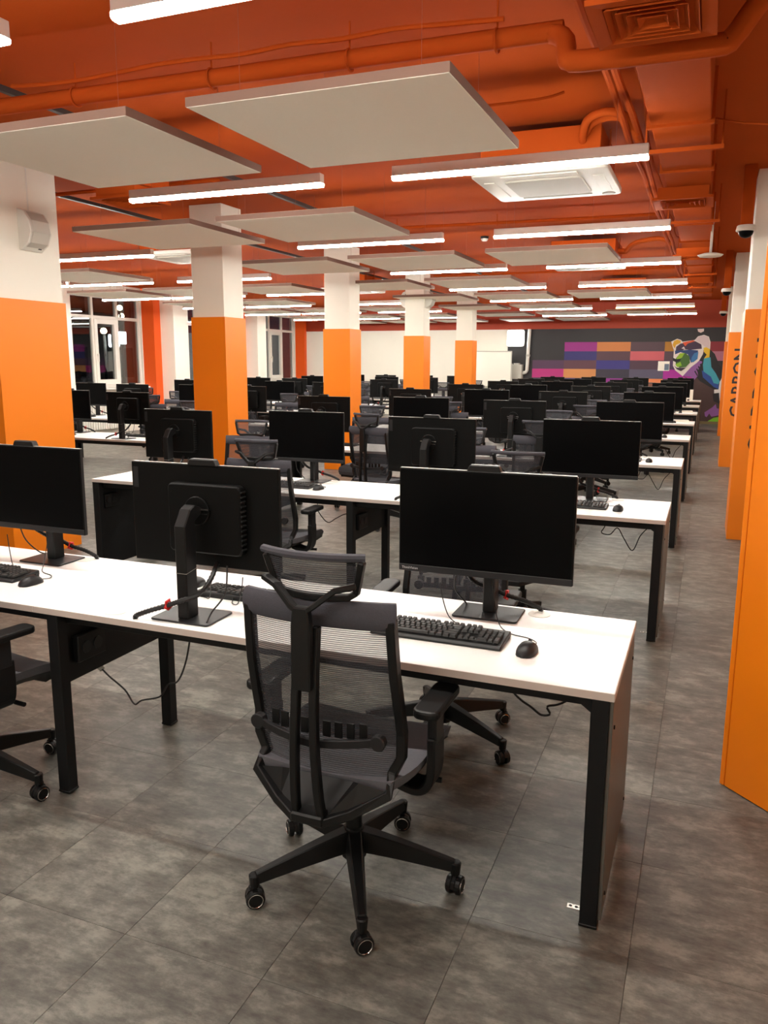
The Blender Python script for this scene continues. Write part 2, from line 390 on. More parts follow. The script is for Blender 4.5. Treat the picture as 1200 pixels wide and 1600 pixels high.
BEAR = [
 ('body', (74, 52, 50), [(400, 640), (500, 690), (520, 640), (600, 590), (700, 760), (760, 700), (770, 1000), (600, 1100), (480, 1100), (480, 700)]),
 ('black_line', (30, 28, 32), [(560, 480), (610, 400), (660, 400), (700, 440), (740, 540), (775, 580), (775, 1060), (740, 900), (690, 880), (680, 810), (730, 790), (560, 690), (510, 630)]),
 ('face_outline', (232, 222, 216), [(300, 345), (293, 320), (350, 294), (385, 305), (400, 322), (515, 308), (545, 275), (600, 262), (645, 280), (660, 330), (655, 400), (640, 400), (600, 380), (590, 440), (555, 500), (400, 645), (330, 590), (308, 545), (318, 400)]),
 ('ear', (226, 172, 40), [(320, 315), (352, 302), (385, 315), (380, 335), (340, 350), (325, 385), (305, 350)]),
 ('ear', (222, 202, 204), [(520, 310), (548, 280), (600, 268), (640, 286), (652, 332), (648, 390), (610, 372), (575, 345)]),
 ('ear_shade', (232, 190, 40), [(595, 385), (620, 375), (655, 395), (650, 470), (600, 480), (625, 445), (600, 420)]),
 ('brow', (66, 46, 70), [(340, 370), (380, 340), (450, 330), (520, 320), (575, 350), (580, 390), (470, 400), (420, 395), (390, 405), (335, 410)]),
 ('brow_flash', (235, 92, 50), [(400, 330), (500, 310), (520, 318), (450, 340), (425, 365), (415, 350)]),
 ('eye', (225, 215, 215), [(390, 385), (412, 368), (425, 392)]),
 ('cheek', (38, 66, 120), [(328, 405), (470, 398), (545, 405), (540, 480), (480, 520), (450, 440), (380, 420), (330, 440)]),
 ('cheek', (58, 120, 178), [(485, 470), (510, 430), (548, 420), (540, 485), (500, 515), (480, 510)]),
 ('muzzle', (70, 110, 44), [(335, 480), (375, 430), (430, 430), (465, 460), (470, 520), (430, 560), (370, 565), (335, 540)]),
 ('muzzle_light', (150, 190, 40), [(340, 478), (375, 430), (420, 428), (395, 470), (355, 492)]),
 ('muzzle_light', (140, 190, 40), [(330, 535), (380, 510), (392, 545), (350, 560)]),
 ('nose', (24, 22, 26), [(308, 470), (340, 485), (385, 480), (375, 505), (340, 515), (310, 500)]),
 ('chin', (60, 44, 62), [(318, 545), (345, 565), (430, 565), (480, 525), (420, 575), (385, 598), (345, 580)]),
 ('neck', (146, 92, 160), [(405, 640), (480, 560), (560, 500), (585, 510), (560, 560), (540, 600), (545, 640), (500, 690), (480, 650)]),
 ('chest', (64, 160, 178), [(600, 480), (660, 470), (668, 560), (710, 620), (745, 690), (735, 720), (690, 710), (665, 650), (595, 600), (590, 540)]),
 ('chest_shade', (40, 76, 150), [(580, 590), (595, 600), (665, 650), (690, 710), (735, 720), (735, 765), (690, 745), (590, 655)]),
 ('shoulder_light', (236, 228, 224), [(745, 700), (765, 660), (770, 760), (745, 880), (740, 800), (695, 805), (695, 770), (735, 768)]),
 ('paw', (140, 88, 154), [(605, 985), (680, 935), (710, 905), (720, 945), (745, 950), (740, 1010), (670, 1025), (650, 995), (625, 1030), (610, 1020)]),
 ('leaf', (120, 190, 36), [(605, 1105), (640, 1065), (690, 1035), (745, 1025), (745, 1065), (690, 1085), (640, 1105)]),
 ('moon', (224, 206, 202), [(540, 208), (600, 206), (598, 230), (570, 243), (546, 232)]),
]
bear = empty('bear_figure', (0, 0, 0)); bear.parent = mural
for i, (nm, colr, pts) in enumerate(BEAR): 
    wallpoly(nm, [wp(*p) for p in pts], colr, 2+i*.35, bear)
for kx in range(4):
    wallpoly('paint_stroke', [wp(510+kx*17, 600-kx*22), wp(520+kx*17, 592-kx*22), wp(545+kx*14, 640-kx*22), wp(536+kx*14, 646-kx*22)], (28, 26, 30), 11, bear)
bear['label'] = 'geometric many-coloured painted bear'

# ================================================================== ceiling: lamps, panels, services
LX = [(-2.0, -.42), (-4.08, -2.5), (-7.5, -5.94), (-9.55, -7.99), (-11.2, -9.64)]; LZ = 2.78
LY = [2.46+2.635*i for i in range(-1, 8)]  # first row is added behind the camera to light the front floor
LL = 1.57
def lamp_meshes():
    hs = MB().box(-LL/2, LL/2, -.03, .03, .022, .085).mesh('housing', 'alu', bevel=.003)
    prof = [(-.03, .022), (-.029, .010), (-.024, .003), (-.016, 0), (.016, 0), (.024, .003), (.029, .010), (.03, .022)]
    df = MB().prism([(p[0], p[1]) for p in prof], 'x', -LL/2, LL/2)
    return hs, df
hs_m, df_b = lamp_meshes()
df_m = df_b.mesh('diffuser', 'lamp'); df_w = df_b.mesh('diffuser', 'lampw')
wr_m = MB().cyl((0, 0, .085), (0, 0, H_CEIL-LZ), .0012, n=5).mesh('suspension_wire', 'rod')
cap_m = MB().cyl((0, 0, H_CEIL-LZ-.02), (0, 0, H_CEIL-LZ), .018, n=10).mesh('ceiling_cap', 'ceil')
COLN = ['over the aisle-end desks', 'over the inner desks', 'just past the columns', 'over the left block', 'by the windows']
for c, (x0, x1) in enumerate(LX):
    for r, y in enumerate(LY):
        if c >= 2 and r < 3: continue
        if r == 0 and c > 1: continue
        L = empty('linear_lamp', ((x0+x1)/2, y, LZ))
        obj('housing', hs_m, L); obj('diffuser', df_w if (c == 0 and r == 7) else df_m, L)
        for sx in (-.6, .6): obj('suspension_wire', wr_m, L, T(sx, 0, 0)); 
        nm = ORD[r-1] if r else 'behind-camera'
        if c == 0 and r == 7: lab = 'amber glowing linear lamp among the white ones near the back wall'
        elif r == 0: lab = 'added unseen linear lamp behind the camera, ' + ('right' if c == 0 else 'left')
        else: lab = 'lit white linear lamp %s, %s row from the front' % (COLN[c], nm)
        tag(L, lab, 'lamp', 'linear pendant lamps')
# acoustic panels
PXs = [(-2.33, -1.06), (-3.94, -2.66), (-5.45, -4.2), (-7.35, -6.1), (-8.9, -7.65), (-10.5, -9.25)]
PYs = [3.32+2.655*j for j in range(8)]
pz = 2.775
pan_m = MB().box(-.632, .632, -.625, .625, 0, .045).mesh('panel_body', 'panel', bevel=.003)
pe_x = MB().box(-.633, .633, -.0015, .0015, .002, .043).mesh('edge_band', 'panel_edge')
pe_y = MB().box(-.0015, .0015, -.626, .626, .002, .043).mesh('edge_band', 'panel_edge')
pw_m = MB().cyl((0, 0, .045), (0, 0, H_CEIL-pz), .001, n=5).mesh('suspension_wire', 'rod')
pc_m = MB().cyl((0, 0, .045), (0, 0, .07), .008, n=8).mesh('wire_grip', 'track')
PN = ['by the aisle duct', 'second column from the aisle', 'along the orange columns', 'just past the orange columns', 'middle of the left block', 'near the windows']
for c, (x0, x1) in enumerate(PXs):
    for j, y in enumerate(PYs):
        if c == 0 and j in (1, 3, 5, 7): continue
        if c == 3 and j in (0, 1, 2, 4): continue
        if c >= 4 and j < 2: continue
        if c == 2 and j == 0: continue
        Pn = empty('acoustic_panel', ((x0+x1)/2, y+.63, pz))
        pb = obj('panel_body', pan_m, Pn)
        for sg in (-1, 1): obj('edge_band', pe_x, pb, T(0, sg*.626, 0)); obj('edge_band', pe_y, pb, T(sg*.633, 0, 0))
        for sx in (-.45, .45):
            for sy in (-.45, .45):
                wq = obj('suspension_wire', pw_m, Pn, T(sx, sy, 0)); obj('wire_grip', pc_m, wq)
        tag(Pn, 'white square acoustic panel hung %s, %s from the front' % (PN[c], ORD[j]), 'panel', 'suspended acoustic panels')
# ceiling cassettes (air conditioners)
def cassette_tpl():
    t = [('body', MB().box(-.42, .42, -.42, .42, .05, .30).mesh('body', 'ceil', bevel=.005), None, [])]
    pn = MB().prism(round_rect(.96, .96, .05), 'z', 0, .05).mesh('grille_panel', 'acw', bevel=.012, seg=2)
    sub = [('intake_grille', MB().prism(round_rect(.56, .56, .05), 'z', -.012, .01).mesh('intake_grille', 'acg', bevel=.006), None, [])]
    for a in range(4):
        sub.append(('louver', MB().box(-.27, .27, -.43, -.35, -.006, .01).mesh('louver', 'acw', bevel=.003), T(0, 0, 0, a*PI/2), []))
    sub.append(('round_badge', MB().cyl((.39, .39, -.006), (.39, .39, .005), .05, n=20).mesh('round_badge', 'acg'), None, []))
    t.append(('grille_panel', pn, None, sub))
    for k in range(2):
        t.append(('pipe_stub', MB().cyl((.40+0, -.1+.16*k, .18), (.50, -.1+.16*k, .18), .03, n=10).mesh('pipe_stub', 'ceil', smooth=True), None, []))
    for sx in (-1, 1):
        t.append(('hanger_rod', MB().cyl((sx*.43, 0, .2), (sx*.43, 0, .36), .006, n=6).mesh('hanger_rod', 'ceil'), None, []))
    return t
ct = cassette_tpl()
CAS = [(-1.23, 6.35, 'behind the first lamp over the aisle end desks'), (-1.7, 11.65, 'by the duct in the middle of the room'), (-1.7, 16.9, 'by the duct far down the room'),
       (-6.40, 9.05, 'left of the second orange column'), (-6.4, 14.3, 'left of the third orange column')]
for x, y, wh in CAS:
    tag(place(ct, 'ceiling_cassette', (x, y, 2.93)), 'white square air conditioning cassette %s' % wh, 'air conditioner', 'ceiling cassettes')
# main air duct, its flanges and diffusers
D = empty('air_duct', (-.27, 9.0, 3.0)); tag(D, 'orange painted rectangular air duct running along the aisle ceiling', 'duct')
YD0, YD1 = 1.2, 18.5
obj('duct_body', MB().box(-.165, .165, YD0-9, YD1-9, 0, .28).mesh('duct_body', 'ceil', bevel=.004), D)
fm = MB().box(-.185, .185, -.018, .018, -.018, .285).mesh('flange', 'ceil', bevel=.003)
y = YD0+.4
while y < YD1:
    obj('flange', fm, D, T(0, y-9, 0)); y += 1.22
bm_ = MB().box(-.24, .24, -.02, .02, -.045, -.02).box(-.235, -.225, -.006, .006, -.03, .3).box(.225, .235, -.006, .006, -.03, .3).mesh('hanger_bar', 'ceil')
for y in (5.75, 8.6, 11.2, 13.6, 15.9): obj('hanger_bar', bm_, D, T(0, y-9, 0))
def diffuser_tpl():
    s = .225; t = []
    t.append(('neck', MB().box(-.19, .19, -.19, .19, .02, .1).mesh('neck', 'ceil'), None, []))
    fr = MB()
    for a in range(4):
        c, q = math.cos(a*PI/2), math.sin(a*PI/2)
        def R(x, y, z): return (x*c-y*q, x*q+y*c, z)
        fr.add([R(-s, -s, 0), R(s, -s, 0), R(s-.055, -s+.055, .004), R(-s+.055, -s+.055, .004), R(-s, -s, .02), R(s, -s, .02)], [(0, 1, 2, 3), (1, 0, 4, 5)])
    t.append(('face_frame', fr.mesh('face_frame', 'ceil'), None, []))
    for kx in range(4):
        o = .165-.037*kx; i = o-.03; b = MB()
        for a in range(4):
            c, q = math.cos(a*PI/2), math.sin(a*PI/2)
            def R(x, y, z): return (x*c-y*q, x*q+y*c, z)
            b.add([R(-o, -o, -.004), R(o, -o, -.004), R(i, -i, .032), R(-i, -i, .032)], [(0, 1, 2, 3)])
        t.append(('vane', b.mesh('vane', 'ceil', fix=False), None, []))
    t.append(('shade_sheet', MB().box(-.17, .17, -.17, .17, .034, .036).mesh('shade_sheet', 'dark'), None, []))  # dark sheet stands in for the shade behind the vanes
    return t
dt = diffuser_tpl()
for x, y, wh in ((-.3, 3.45, 'nearest the camera'), (-.31, 7.24, 'second along the duct'), (-.31, 10.9, 'third along the duct'), (-.31, 14.5, 'fourth along the duct'), (-4.5, 5.62, 'beside the left front column')):
    tag(place(dt, 'air_diffuser', (x, y, 2.9)), 'orange square air diffuser with stepped vanes, %s' % wh, 'vent', 'air diffusers')
tag(obj('plenum_box', MB().box(-4.72, -4.28, 5.4, 5.84, 3.005, 3.29).mesh('plenum_box', 'ceil', bevel=.004)), 'orange plenum box above the left diffuser', 'duct')
# pipes
def pipe(name, pts, r, lab, cat, m='ceil', clamps=(), n=10, sm=3):
    P = spline(pts, sm) if sm else [Vector(p) for p in pts]
    e = empty(name, tuple(P[0])); o = P[0]
    obj('pipe_run', MB().tube([p-o for p in P], r, n).mesh('pipe_run', m, smooth=True), e)
    for (x, y, z) in clamps:
        cm = MB().tube([(x-o.x+.0, y-o.y+(r+.006)*math.cos(a), z-o.z+(r+.006)*math.sin(a)) for a in [2*PI*q/14 for q in range(14)]], .006, 5, up=(1, 0, 0), closed=True)
        cm.cyl((x-o.x, y-o.y, z-o.z+r), (x-o.x, y-o.y, H_CEIL-o.z), .005, n=6)
        obj('pipe_clamp', cm.mesh('pipe_clamp', 'ceil'), e)
    return tag(e, lab, cat)
pipe('drain_pipe', [(-4.4, 3.9, 3.12), (-3.7, 3.93, 3.12), (-1.0, 4.02, 3.13), (-.80, 4.02, 3.12), (-.72, 3.96, 3.06), (-.70, 3.9, 2.97), (-.62, 3.88, 2.94), (-.1, 3.9, 2.94), (-.02, 3.9, 2.96), (.06, 3.88, 3.06), (.14, 3.86, 3.13), (.3, 3.86, 3.15), (1.3, 3.8, 3.15)],
     .045, 'thick orange drain pipe crossing the ceiling behind the first panels', 'pipe', clamps=[(x, 3.93+.03*(x+3.7), 3.12) for x in (-3.5, -2.6, -1.8, -1.05)])
pipe('ceiling_cable', [(-3.9, 3.86, 3.20)]+[(-3.7+.27*i, 3.86+.02*i*.27+random.uniform(-.02, .02), 3.19+random.uniform(-.012, .012)) for i in range(11)], .012, 'orange painted cable bundle lying along the thick drain pipe', 'cable', n=6)
pipe('ceiling_conduit', [(-4.9, 9.25, 3.2), (-2, 9.42, 3.2), (-.6, 9.45, 3.2)], .018, 'thin orange conduit crossing the ceiling behind the second panels', 'pipe', clamps=[(-3.6, 9.33, 3.2), (-2.4, 9.4, 3.2)])
pipe('ceiling_conduit', [(-4.9, 14.6, 3.2), (-2, 14.7, 3.2), (-.6, 14.7, 3.2)], .018, 'thin orange conduit crossing the ceiling far down the room', 'pipe')
pipe('ceiling_conduit', [(-11.5, 6.35, 3.2), (-4.9, 6.37, 3.2), (-4.2, 6.4, 3.2)], .018, 'thin orange conduit behind the left front column', 'pipe', clamps=[(-6.6, 6.36, 3.2), (-5.4, 6.37, 3.2)])
pipe('ceiling_conduit', [(-2.1, 5.2, 3.22), (-1.9, 5.18, 3.2), (-1.6, 5.2, 3.2), (-1.1, 5.2, 3.2), (-.95, 5.25, 3.24)], .009, 'thin wiry orange conduit above the cassette', 'pipe', n=6)
for q, dx in enumerate((-.03, .025)):
    pipe('refrigerant_pipe', [(-.60+dx+random.uniform(-.012, .012), 1.5+.8*i, 3.14+random.uniform(-.01, .01)) for i in range(20)], .022,
         'insulated orange refrigerant pipe beside the duct, %s of the pair' % ('left' if q == 0 else 'right'), 'pipe', n=8)
pipe('wire_bundle', [(-.52+random.uniform(-.03, .03), 1.5+.5*i, 3.20+random.uniform(-.02, .02)) for i in range(30)], .010, 'orange painted wire bundle beside the duct', 'cable', n=6)
for q in range(2):
    pipe('refrigerant_hose', [(-.58, 5.9+.14*q, 3.13), (-.64, 5.72+.1*q, 3.2), (-.76, 5.66+.12*q, 3.22), (-.88, 5.74+.13*q, 3.2), (-.93, 5.92+.12*q, 3.13), (-.93, 6.12+.1*q, 3.10), (-.86, 6.24+.13*q, 3.11), (-.80, 6.25+.16*q, 3.11)], .027,
         'curved insulated orange hose dropping to the cassette, %s one' % ('nearer' if q == 0 else 'farther'), 'hose', n=10)
for cxs, cys in ((-1.7, 11.65), (-1.7, 16.9)):
    for q in range(2):
        pipe('refrigerant_hose', [(-.6, cys-.4+.1*q, 3.14), (-.75, cys-.45+.1*q, 3.2), (-1.05, cys-.3+.1*q, 3.18), (-1.18, cys-.1+.16*q, 3.11), (-1.24, cys-.1+.16*q, 3.11)], .024,
             'orange hose to the %s cassette, %s one' % ('middle' if cys < 13 else 'far', 'nearer' if q == 0 else 'farther'), 'hose', n=8)
tag(obj('cable_track', MB().box(-4.03, -3.99, 3.0, 22.5, 3.19, 3.225).mesh('cable_track', 'track', bevel=.003)), 'long thin black track running down the ceiling', 'track')
tag(obj('cable_track', MB().box(-6.02, -5.98, 5.0, 22.5, 3.19, 3.225).mesh('cable_track', 'track', bevel=.003)), 'black ceiling track left of the orange columns', 'track')
pipe('hanging_wire', [(-.1, 5.6, 3.1), (.2, 5.45, 3.0), (.6, 5.3, 2.99), (1.2, 5.2, 3.1)], .006, 'loose orange wire sagging right of the duct', 'cable', n=5)
# smoke detectors
for x, y, wh in ((-2.97, 10.98, 'in front of the second lamps'), (-4.6, 13.6, 'by the fourth column')):
    e = empty('smoke_detector', (x, y, H_CEIL))
    obj('mount_plate', MB().cyl((0, 0, -.03), (0, 0, 0), .055, n=18).mesh('mount_plate', 'dark'), e)
    obj('sensor_head', MB().cyl((0, 0, -.06), (0, 0, -.03), .035, .05, n=18).mesh('sensor_head', 'acw', bevel=.004), e)
    tag(e, 'small round white smoke detector on the orange ceiling %s' % wh, 'smoke detector', 'smoke detectors')
e = empty('access_point', (-.10, 9.5, 2.75)); tag(e, 'white disc hanging on a rod beside the duct', 'access point')
obj('drop_rod', MB().cyl((0, 0, .03), (0, 0, H_CEIL-2.75), .014, n=10).mesh('drop_rod', 'acw'), e)
obj('disc_body', MB().cyl((0, 0, .012), (0, 0, .03), .13, .07, n=28).cyl((0, 0, -.005), (0, 0, .012), .11, .13, n=28).mesh('disc_body', 'acw', smooth=True), e)
# dome cameras on orange drops
for x, y, z, s, wh in ((.19, 7.92, 2.76, 1.0, 'nearest right column'), (.13, 13.6, 2.70, 1.0, 'second right column'), (.15, 19.4, 2.70, 1.0, 'farthest right column')):
    e = empty('dome_camera', (x, y, z)); tag(e, 'white dome security camera on an orange drop by the %s' % wh, 'camera', 'dome cameras')
    obj('drop_post', MB().box(-.05, .05, -.05, .05, .05, H_CEIL-z).mesh('drop_post', 'ceil', bevel=.004), e)
    obj('housing', MB().cyl((0, 0, .0), (0, 0, .05), .085, .075, n=24).mesh('housing', 'acw', bevel=.006, smooth=True), e)
    obj('dome', MB().ball((0, 0, 0), .062, .062, -.06, 18, 6, 0).mesh('dome', 'screen', smooth=True), e)
# wall speakers on columns
def speaker_tpl():
    pr = [(0, 0), (.02, -.005), (.10, .05), (.135, .13), (.12, .22), (.07, .29), (.0, .315)]
    t = [('cabinet', MB().prism(pr, 'y', 0, .22).mesh('cabinet', 'acw', bevel=.004), None, [])]
    gr = [(.022, .0), (.103, .05), (.139, .13), (.124, .22), (.073, .288)]
    b = MB().grid(lambda u, v: (lambda i: (gr[i][0]+.002, .02+.18*u, gr[i][1]))(min(4, int(round(v*4)))), 1, 4)
    t.append(('front_grille', b.mesh('front_grille', 'acg', fix=False), None, []))
    t.append(('badge', MB().box(.045, .055, .15, .18, .012, .02).mesh('badge', 'dark'), None, []))
    return t
spt = speaker_tpl()
sp = place(spt, 'wall_speaker', (-5.185, 5.08, 2.50)); tag(sp, 'pale curved wall speaker high on the left front column', 'speaker')
obj('cable', MB().cyl((.012, .11, .31), (.012, .11, .8), .006, n=6).mesh('cable', 'acw'), sp)
tag(place(spt, 'wall_speaker', (-5.015, 14.46, 2.62)), 'pale curved wall speaker on the fourth column, right side', 'speaker')
tag(place(spt, 'wall_speaker', (-5.385, 14.68, 2.62), PI), 'pale curved wall speaker on the fourth column, left side', 'speaker')

# ================================================================== back wall things
wbd = empty('whiteboard', (-5.98, 23.25, 0), .04); tag(wbd, 'white rolling whiteboard standing before the back wall', 'whiteboard')
obj('writing_panel', MB().box(-.57, .57, -.012, .012, .95, 1.93).mesh('writing_panel', 'board'), wbd)
fb = MB().box(-.59, .59, -.018, .018, 1.93, 1.955).box(-.59, .59, -.018, .018, .925, .95).box(-.59, -.57, -.018, .018, .95, 1.93).box(.57, .59, -.018, .018, .95, 1.93)
obj('panel_frame', fb.mesh('panel_frame', 'acg', bevel=.003), wbd)
for sx in (-.6, .6):
    obj('stand_leg', MB().box(sx-.018, sx+.018, -.018, .018, .06, 1.6).box(sx-.02, sx+.02, -.25, .25, .03, .06).mesh('stand_leg', 'acg', bevel=.003), wbd)
lb = empty('light_box', (-5.38, YB-.05, 2.33)); tag(lb, 'glowing white rounded light box high on the dark wall', 'sign')
obj('casing', MB().prism(round_rect(.52, .48, .06), 'y', -.02, .05).mesh('casing', 'acw'), lb)
obj('lit_face', MB().prism(round_rect(.48, .44, .05), 'y', -.03, -.02).mesh('lit_face', 'lite'), lb)
e = empty('wall_pipe', (-5.0, YB-.09, 0)); tag(e, 'white vertical drain pipe with a bent foot on the dark wall', 'pipe')
obj('pipe_run', MB().tube([(.03, 0, 2.58), (0, 0, 1.62), (-.01, 0, 1.40), (-.04, 0, 1.35), (-.10, 0, 1.33), (-.16, 0, 1.33)], .05, 12).mesh('pipe_run', 'acw', smooth=True), e)
obj('coupling', MB().cyl((.012, 0, 1.80), (.012, 0, 1.86), .062, n=14).mesh('coupling', 'acg'), e)
e = empty('wall_cabinet', (-5.28, YB-.14, 1.15)); tag(e, 'small grey wall cabinet at the foot of the white pipe', 'cabinet')
obj('body', MB().box(-.19, .15, -.1, .13, 0, .42).mesh('body', 'acg', bevel=.01), e)
obj('lid', MB().box(-.10, .06, -.08, .08, .42, .46).mesh('lid', 'acg', bevel=.006), e)
e = empty('paper_notice', (-1.23, YB-.03, 1.55)); tag(e, 'white paper notice with a picture pinned on the mural left of the bear', 'notice')
obj('sheet', MB().box(-.15, .15, 0, .004, -.13, .13).mesh('sheet', 'board'), e)
obj('picture', MB().box(.02, .14, -.002, 0, -.11, .06).mesh('picture', paint((110, 130, 150))), e)
struct(obj('baseboard_back', MB().box(-5.6, XR, YB-.035, YB-.008, 0, .07).mesh('baseboard_back', paint((120, 105, 70)))))
# radiators under the windows
def radiator(y0, y1, wh):
    e = empty('radiator', (XL+.14, (y0+y1)/2, .12)); L = y1-y0; n = int(L/.075)
    tag(e, 'white ribbed radiator under the %s window' % wh, 'radiator', 'radiators')
    sm = MB().box(-.04, .04, -.028, .028, 0, .56).mesh('section', 'acw', bevel=.012)
    for i in range(n): obj('section', sm, e, T(0, -L/2+(i+.5)*.075, 0))
    obj('valve_pipe', MB().tube([(0, -L/2-.06, -.1), (0, -L/2-.06, .06), (0, -L/2, .06)], .012, 8).mesh('valve_pipe', 'acw'), e)
radiator(13.5, 15.1, 'first'); radiator(17.8, 19.2, 'middle'); radiator(21.6, 23.0, 'last')
radiator(9.1, 10.6, 'wall before the first')
# outside at night
struct(obj('ground', MB().box(-60, XL-.2, -10, 50, -1.2, -1.0).mesh('ground', 'asphalt')))
b = empty('night_building', (-34, 30, -1)); tag(b, 'dark building across the street seen through the windows', 'building')
obj('facade', MB().box(-6, 0, -16, 14, 0, 9).mesh('facade', 'facade'), b)
for i in range(7):
    for j in range(2):
        lit = (i*2+j) % 3 == 0
        obj('window', MB().box(0, .06, -14+4*i, -12.2+4*i, 1.6+3.4*j, 3.4+3.4*j).mesh('window', 'screen'), b)
for x, y, z, wh in ((-26, 31.25, 4.06-.1, 'upper'), (-26.3, 31.7, 3.72-.1, 'just below the upper one'), (-24, 27.76, 2.86-.1, 'low')):
    e = empty('street_lamp', (x, y, -1)); tag(e, 'glowing street lamp outside the window, %s' % wh, 'street lamp')
    obj('pole', MB().cyl((0, 0, 0), (0, 0, z+1), .05, n=8).mesh('pole', 'steel'), e)
    obj('bulb', MB().ball((0, 0, z+1.1), .13, .13, .13, 12, 8).mesh('bulb', 'street', smooth=True), e)
e = empty('street_sign', (-22, 26.46, -1)); tag(e, 'glowing white square sign outside the first window', 'sign')
obj('sign_face', MB().box(-.1, .1, -.16, .16, 3.28, 3.76).mesh('sign_face', 'sign'), e); obj('pole', MB().cyl((-.2, 0, 0), (-.2, 0, 3.7), .06, n=8).mesh('pole', 'steel'), e)

# ================================================================== bench desks
XR1 = -.181; YF1 = 2.1525; RS = 2.6486; DD = .684; DL = 4.17; HT = .74; TH = .025
def desk_tpl(near=True):
    t = []
    for a, b in ((-DL, -DL/2-.001), (-DL/2+.001, 0)):
        top = MB().box(a, b, 0, DD, HT-TH, HT).mesh('worktop', 'top', bevel=.0015)
        sub = [('edge_band', MB().box(a+.0005, b-.0005, -.0012, .001, HT-TH+.0005, HT-.0015).mesh('edge_band', 'edge'), None, []),]
        if b == 0: sub.append(('edge_band', MB().box(-.001, .0012, .001, DD-.001, HT-TH+.0005, HT-.0015).mesh('edge_band', 'edge'), None, []))
        t.append(('worktop', top, None, sub))
    lm = MB().box(-.025, .025, -.025, .025, .005, HT-TH).mesh('leg', 'steel', bevel=.003)
    ft = MB().cyl((0, 0, 0), (0, 0, .006), .02, n=12).mesh('foot', 'plastic')
    fp = MB().box(-.0265, .0265, -.0265, .0265, .004, .014).mesh('foot_cap', 'plastic', bevel=.002)
    for x in (-.037, -2.0, -DL+.037):
        for y in (.027, DD-.027):
            t.append(('leg', lm, T(x, y, 0), [('foot', ft, None, []), ('foot_cap', fp, None, [])]))
    for y in (.055, DD-.055-.03):
        t.append(('rail', MB().box(-1.975, -.062, y, y+.03, HT-TH-.045, HT-TH).mesh('rail', 'steel', bevel=.002), None, []))
        t.append(('rail', MB().box(-DL+.062, -2.025, y, y+.03, HT-TH-.045, HT-TH).mesh('rail', 'steel', bevel=.002), None, []))
    for x in (-.037, -2.0, -DL+.037):
        t.append(('cross_rail', MB().box(x-.02, x+.02, .061, DD-.061, HT-TH-.05, HT-TH).mesh('cross_rail', 'steel', bevel=.002), None, []))
    # end panels (outer faces) and their screws
    sc = MB().cyl((-.002, 0, 0), (.0035, 0, 0), .006, n=10).mesh('screw', 'plastic')
    for sx, x0, x1 in ((1, -.012, -.001), (-1, -DL+.001, -DL+.012)):
        sub = []
        if sx > 0:
            for y, z in ((.05, .62), (DD-.05, .62), (.06, .09), (DD-.06, .09)): sub.append(('screw', sc, T(-.001, y, z), []))
        t.append(('end_panel', MB().box(x0, x1, .012 if sx > 0 else .005, DD-.006, .03, HT-TH-.001).mesh('end_panel', 'endp' if sx > 0 else 'steel', bevel=.001), None, sub))
    sock = ('socket_box', MB().box(0, .028, .0, .15, 0, .105).mesh('socket_box', 'plastic', bevel=.004), T(.006, .09, .5),
            [('socket', MB().cyl((.028, .045, .052), (.031, .045, .052), .024, n=16).mesh('socket', 'plastic2'), None, []),
             ('socket', MB().cyl((.028, .105, .052), (.031, .105, .052), .024, n=16).mesh('socket', 'plastic2'), None, [])])
    def shift(s, x): return (s[0], s[1], T(x, .09, .5), s[3])
    t.append(('cable_panel', MB().box(-2.006, -1.994, .061, DD-.061, .43, HT-TH-.05).mesh('cable_panel', 'steel', bevel=.001), None,
              [('screw', sc, T(-1.996, .6, .63), [])]))
    t.append(shift(sock, -1.994)); t.append(shift(sock, -DL+.012))
    t.append(('leg_bracket', MB().prism([(-.062, HT-TH), (-.13, HT-TH), (-.062, HT-TH-.05)], 'y', .02, .055).mesh('leg_bracket', 'steel'), None, []))
    hb = MB().box(-.100, -.062, .006, .026, .050, .0535).mesh('floor_bracket', 'zinc', bevel=.001)
    hole = MB().cyl((0, 0, 0), (0, 0, .0006), .005, n=10).mesh('bolt_hole', 'dark')
    t.append(('floor_bracket', hb, None, [('bolt_hole', hole, T(-.090, .016, .0534), []), ('bolt_hole', hole, T(-.073, .016, .0534), [])]))
    gm = MB().cyl((0, 0, HT-.001), (0, 0, HT+.0025), .04, n=24).mesh('grommet', 'acw', bevel=.001)
    for x, y in ((-.33, DD-.06), (-1.75, .06), (-2.4, DD-.06), (-3.85, .06)): t.append(('grommet', gm, T(x, y, 0), []))
    return t
DTPL = desk_tpl()
ROWW = ORD
ROWS_A = [YF1+RS*i for i in range(8)]
for i, yf in enumerate(ROWS_A):
    tag(place(DTPL, 'bench_desk', (XR1, yf, 0)), 'long white bench desk with black legs, %s row of the right block' % ROWW[i], 'desk', 'bench desks')
XRB = -5.72; ROWS_B = [YF1+RS*i-.08 for i in range(2, 8)]
for i, yf in enumerate(ROWS_B):
    tag(place(DTPL, 'bench_desk', (XRB, yf, 0)), 'long white bench desk left of the orange columns, %s row of the left block' % ROWW[i], 'desk', 'bench desks')

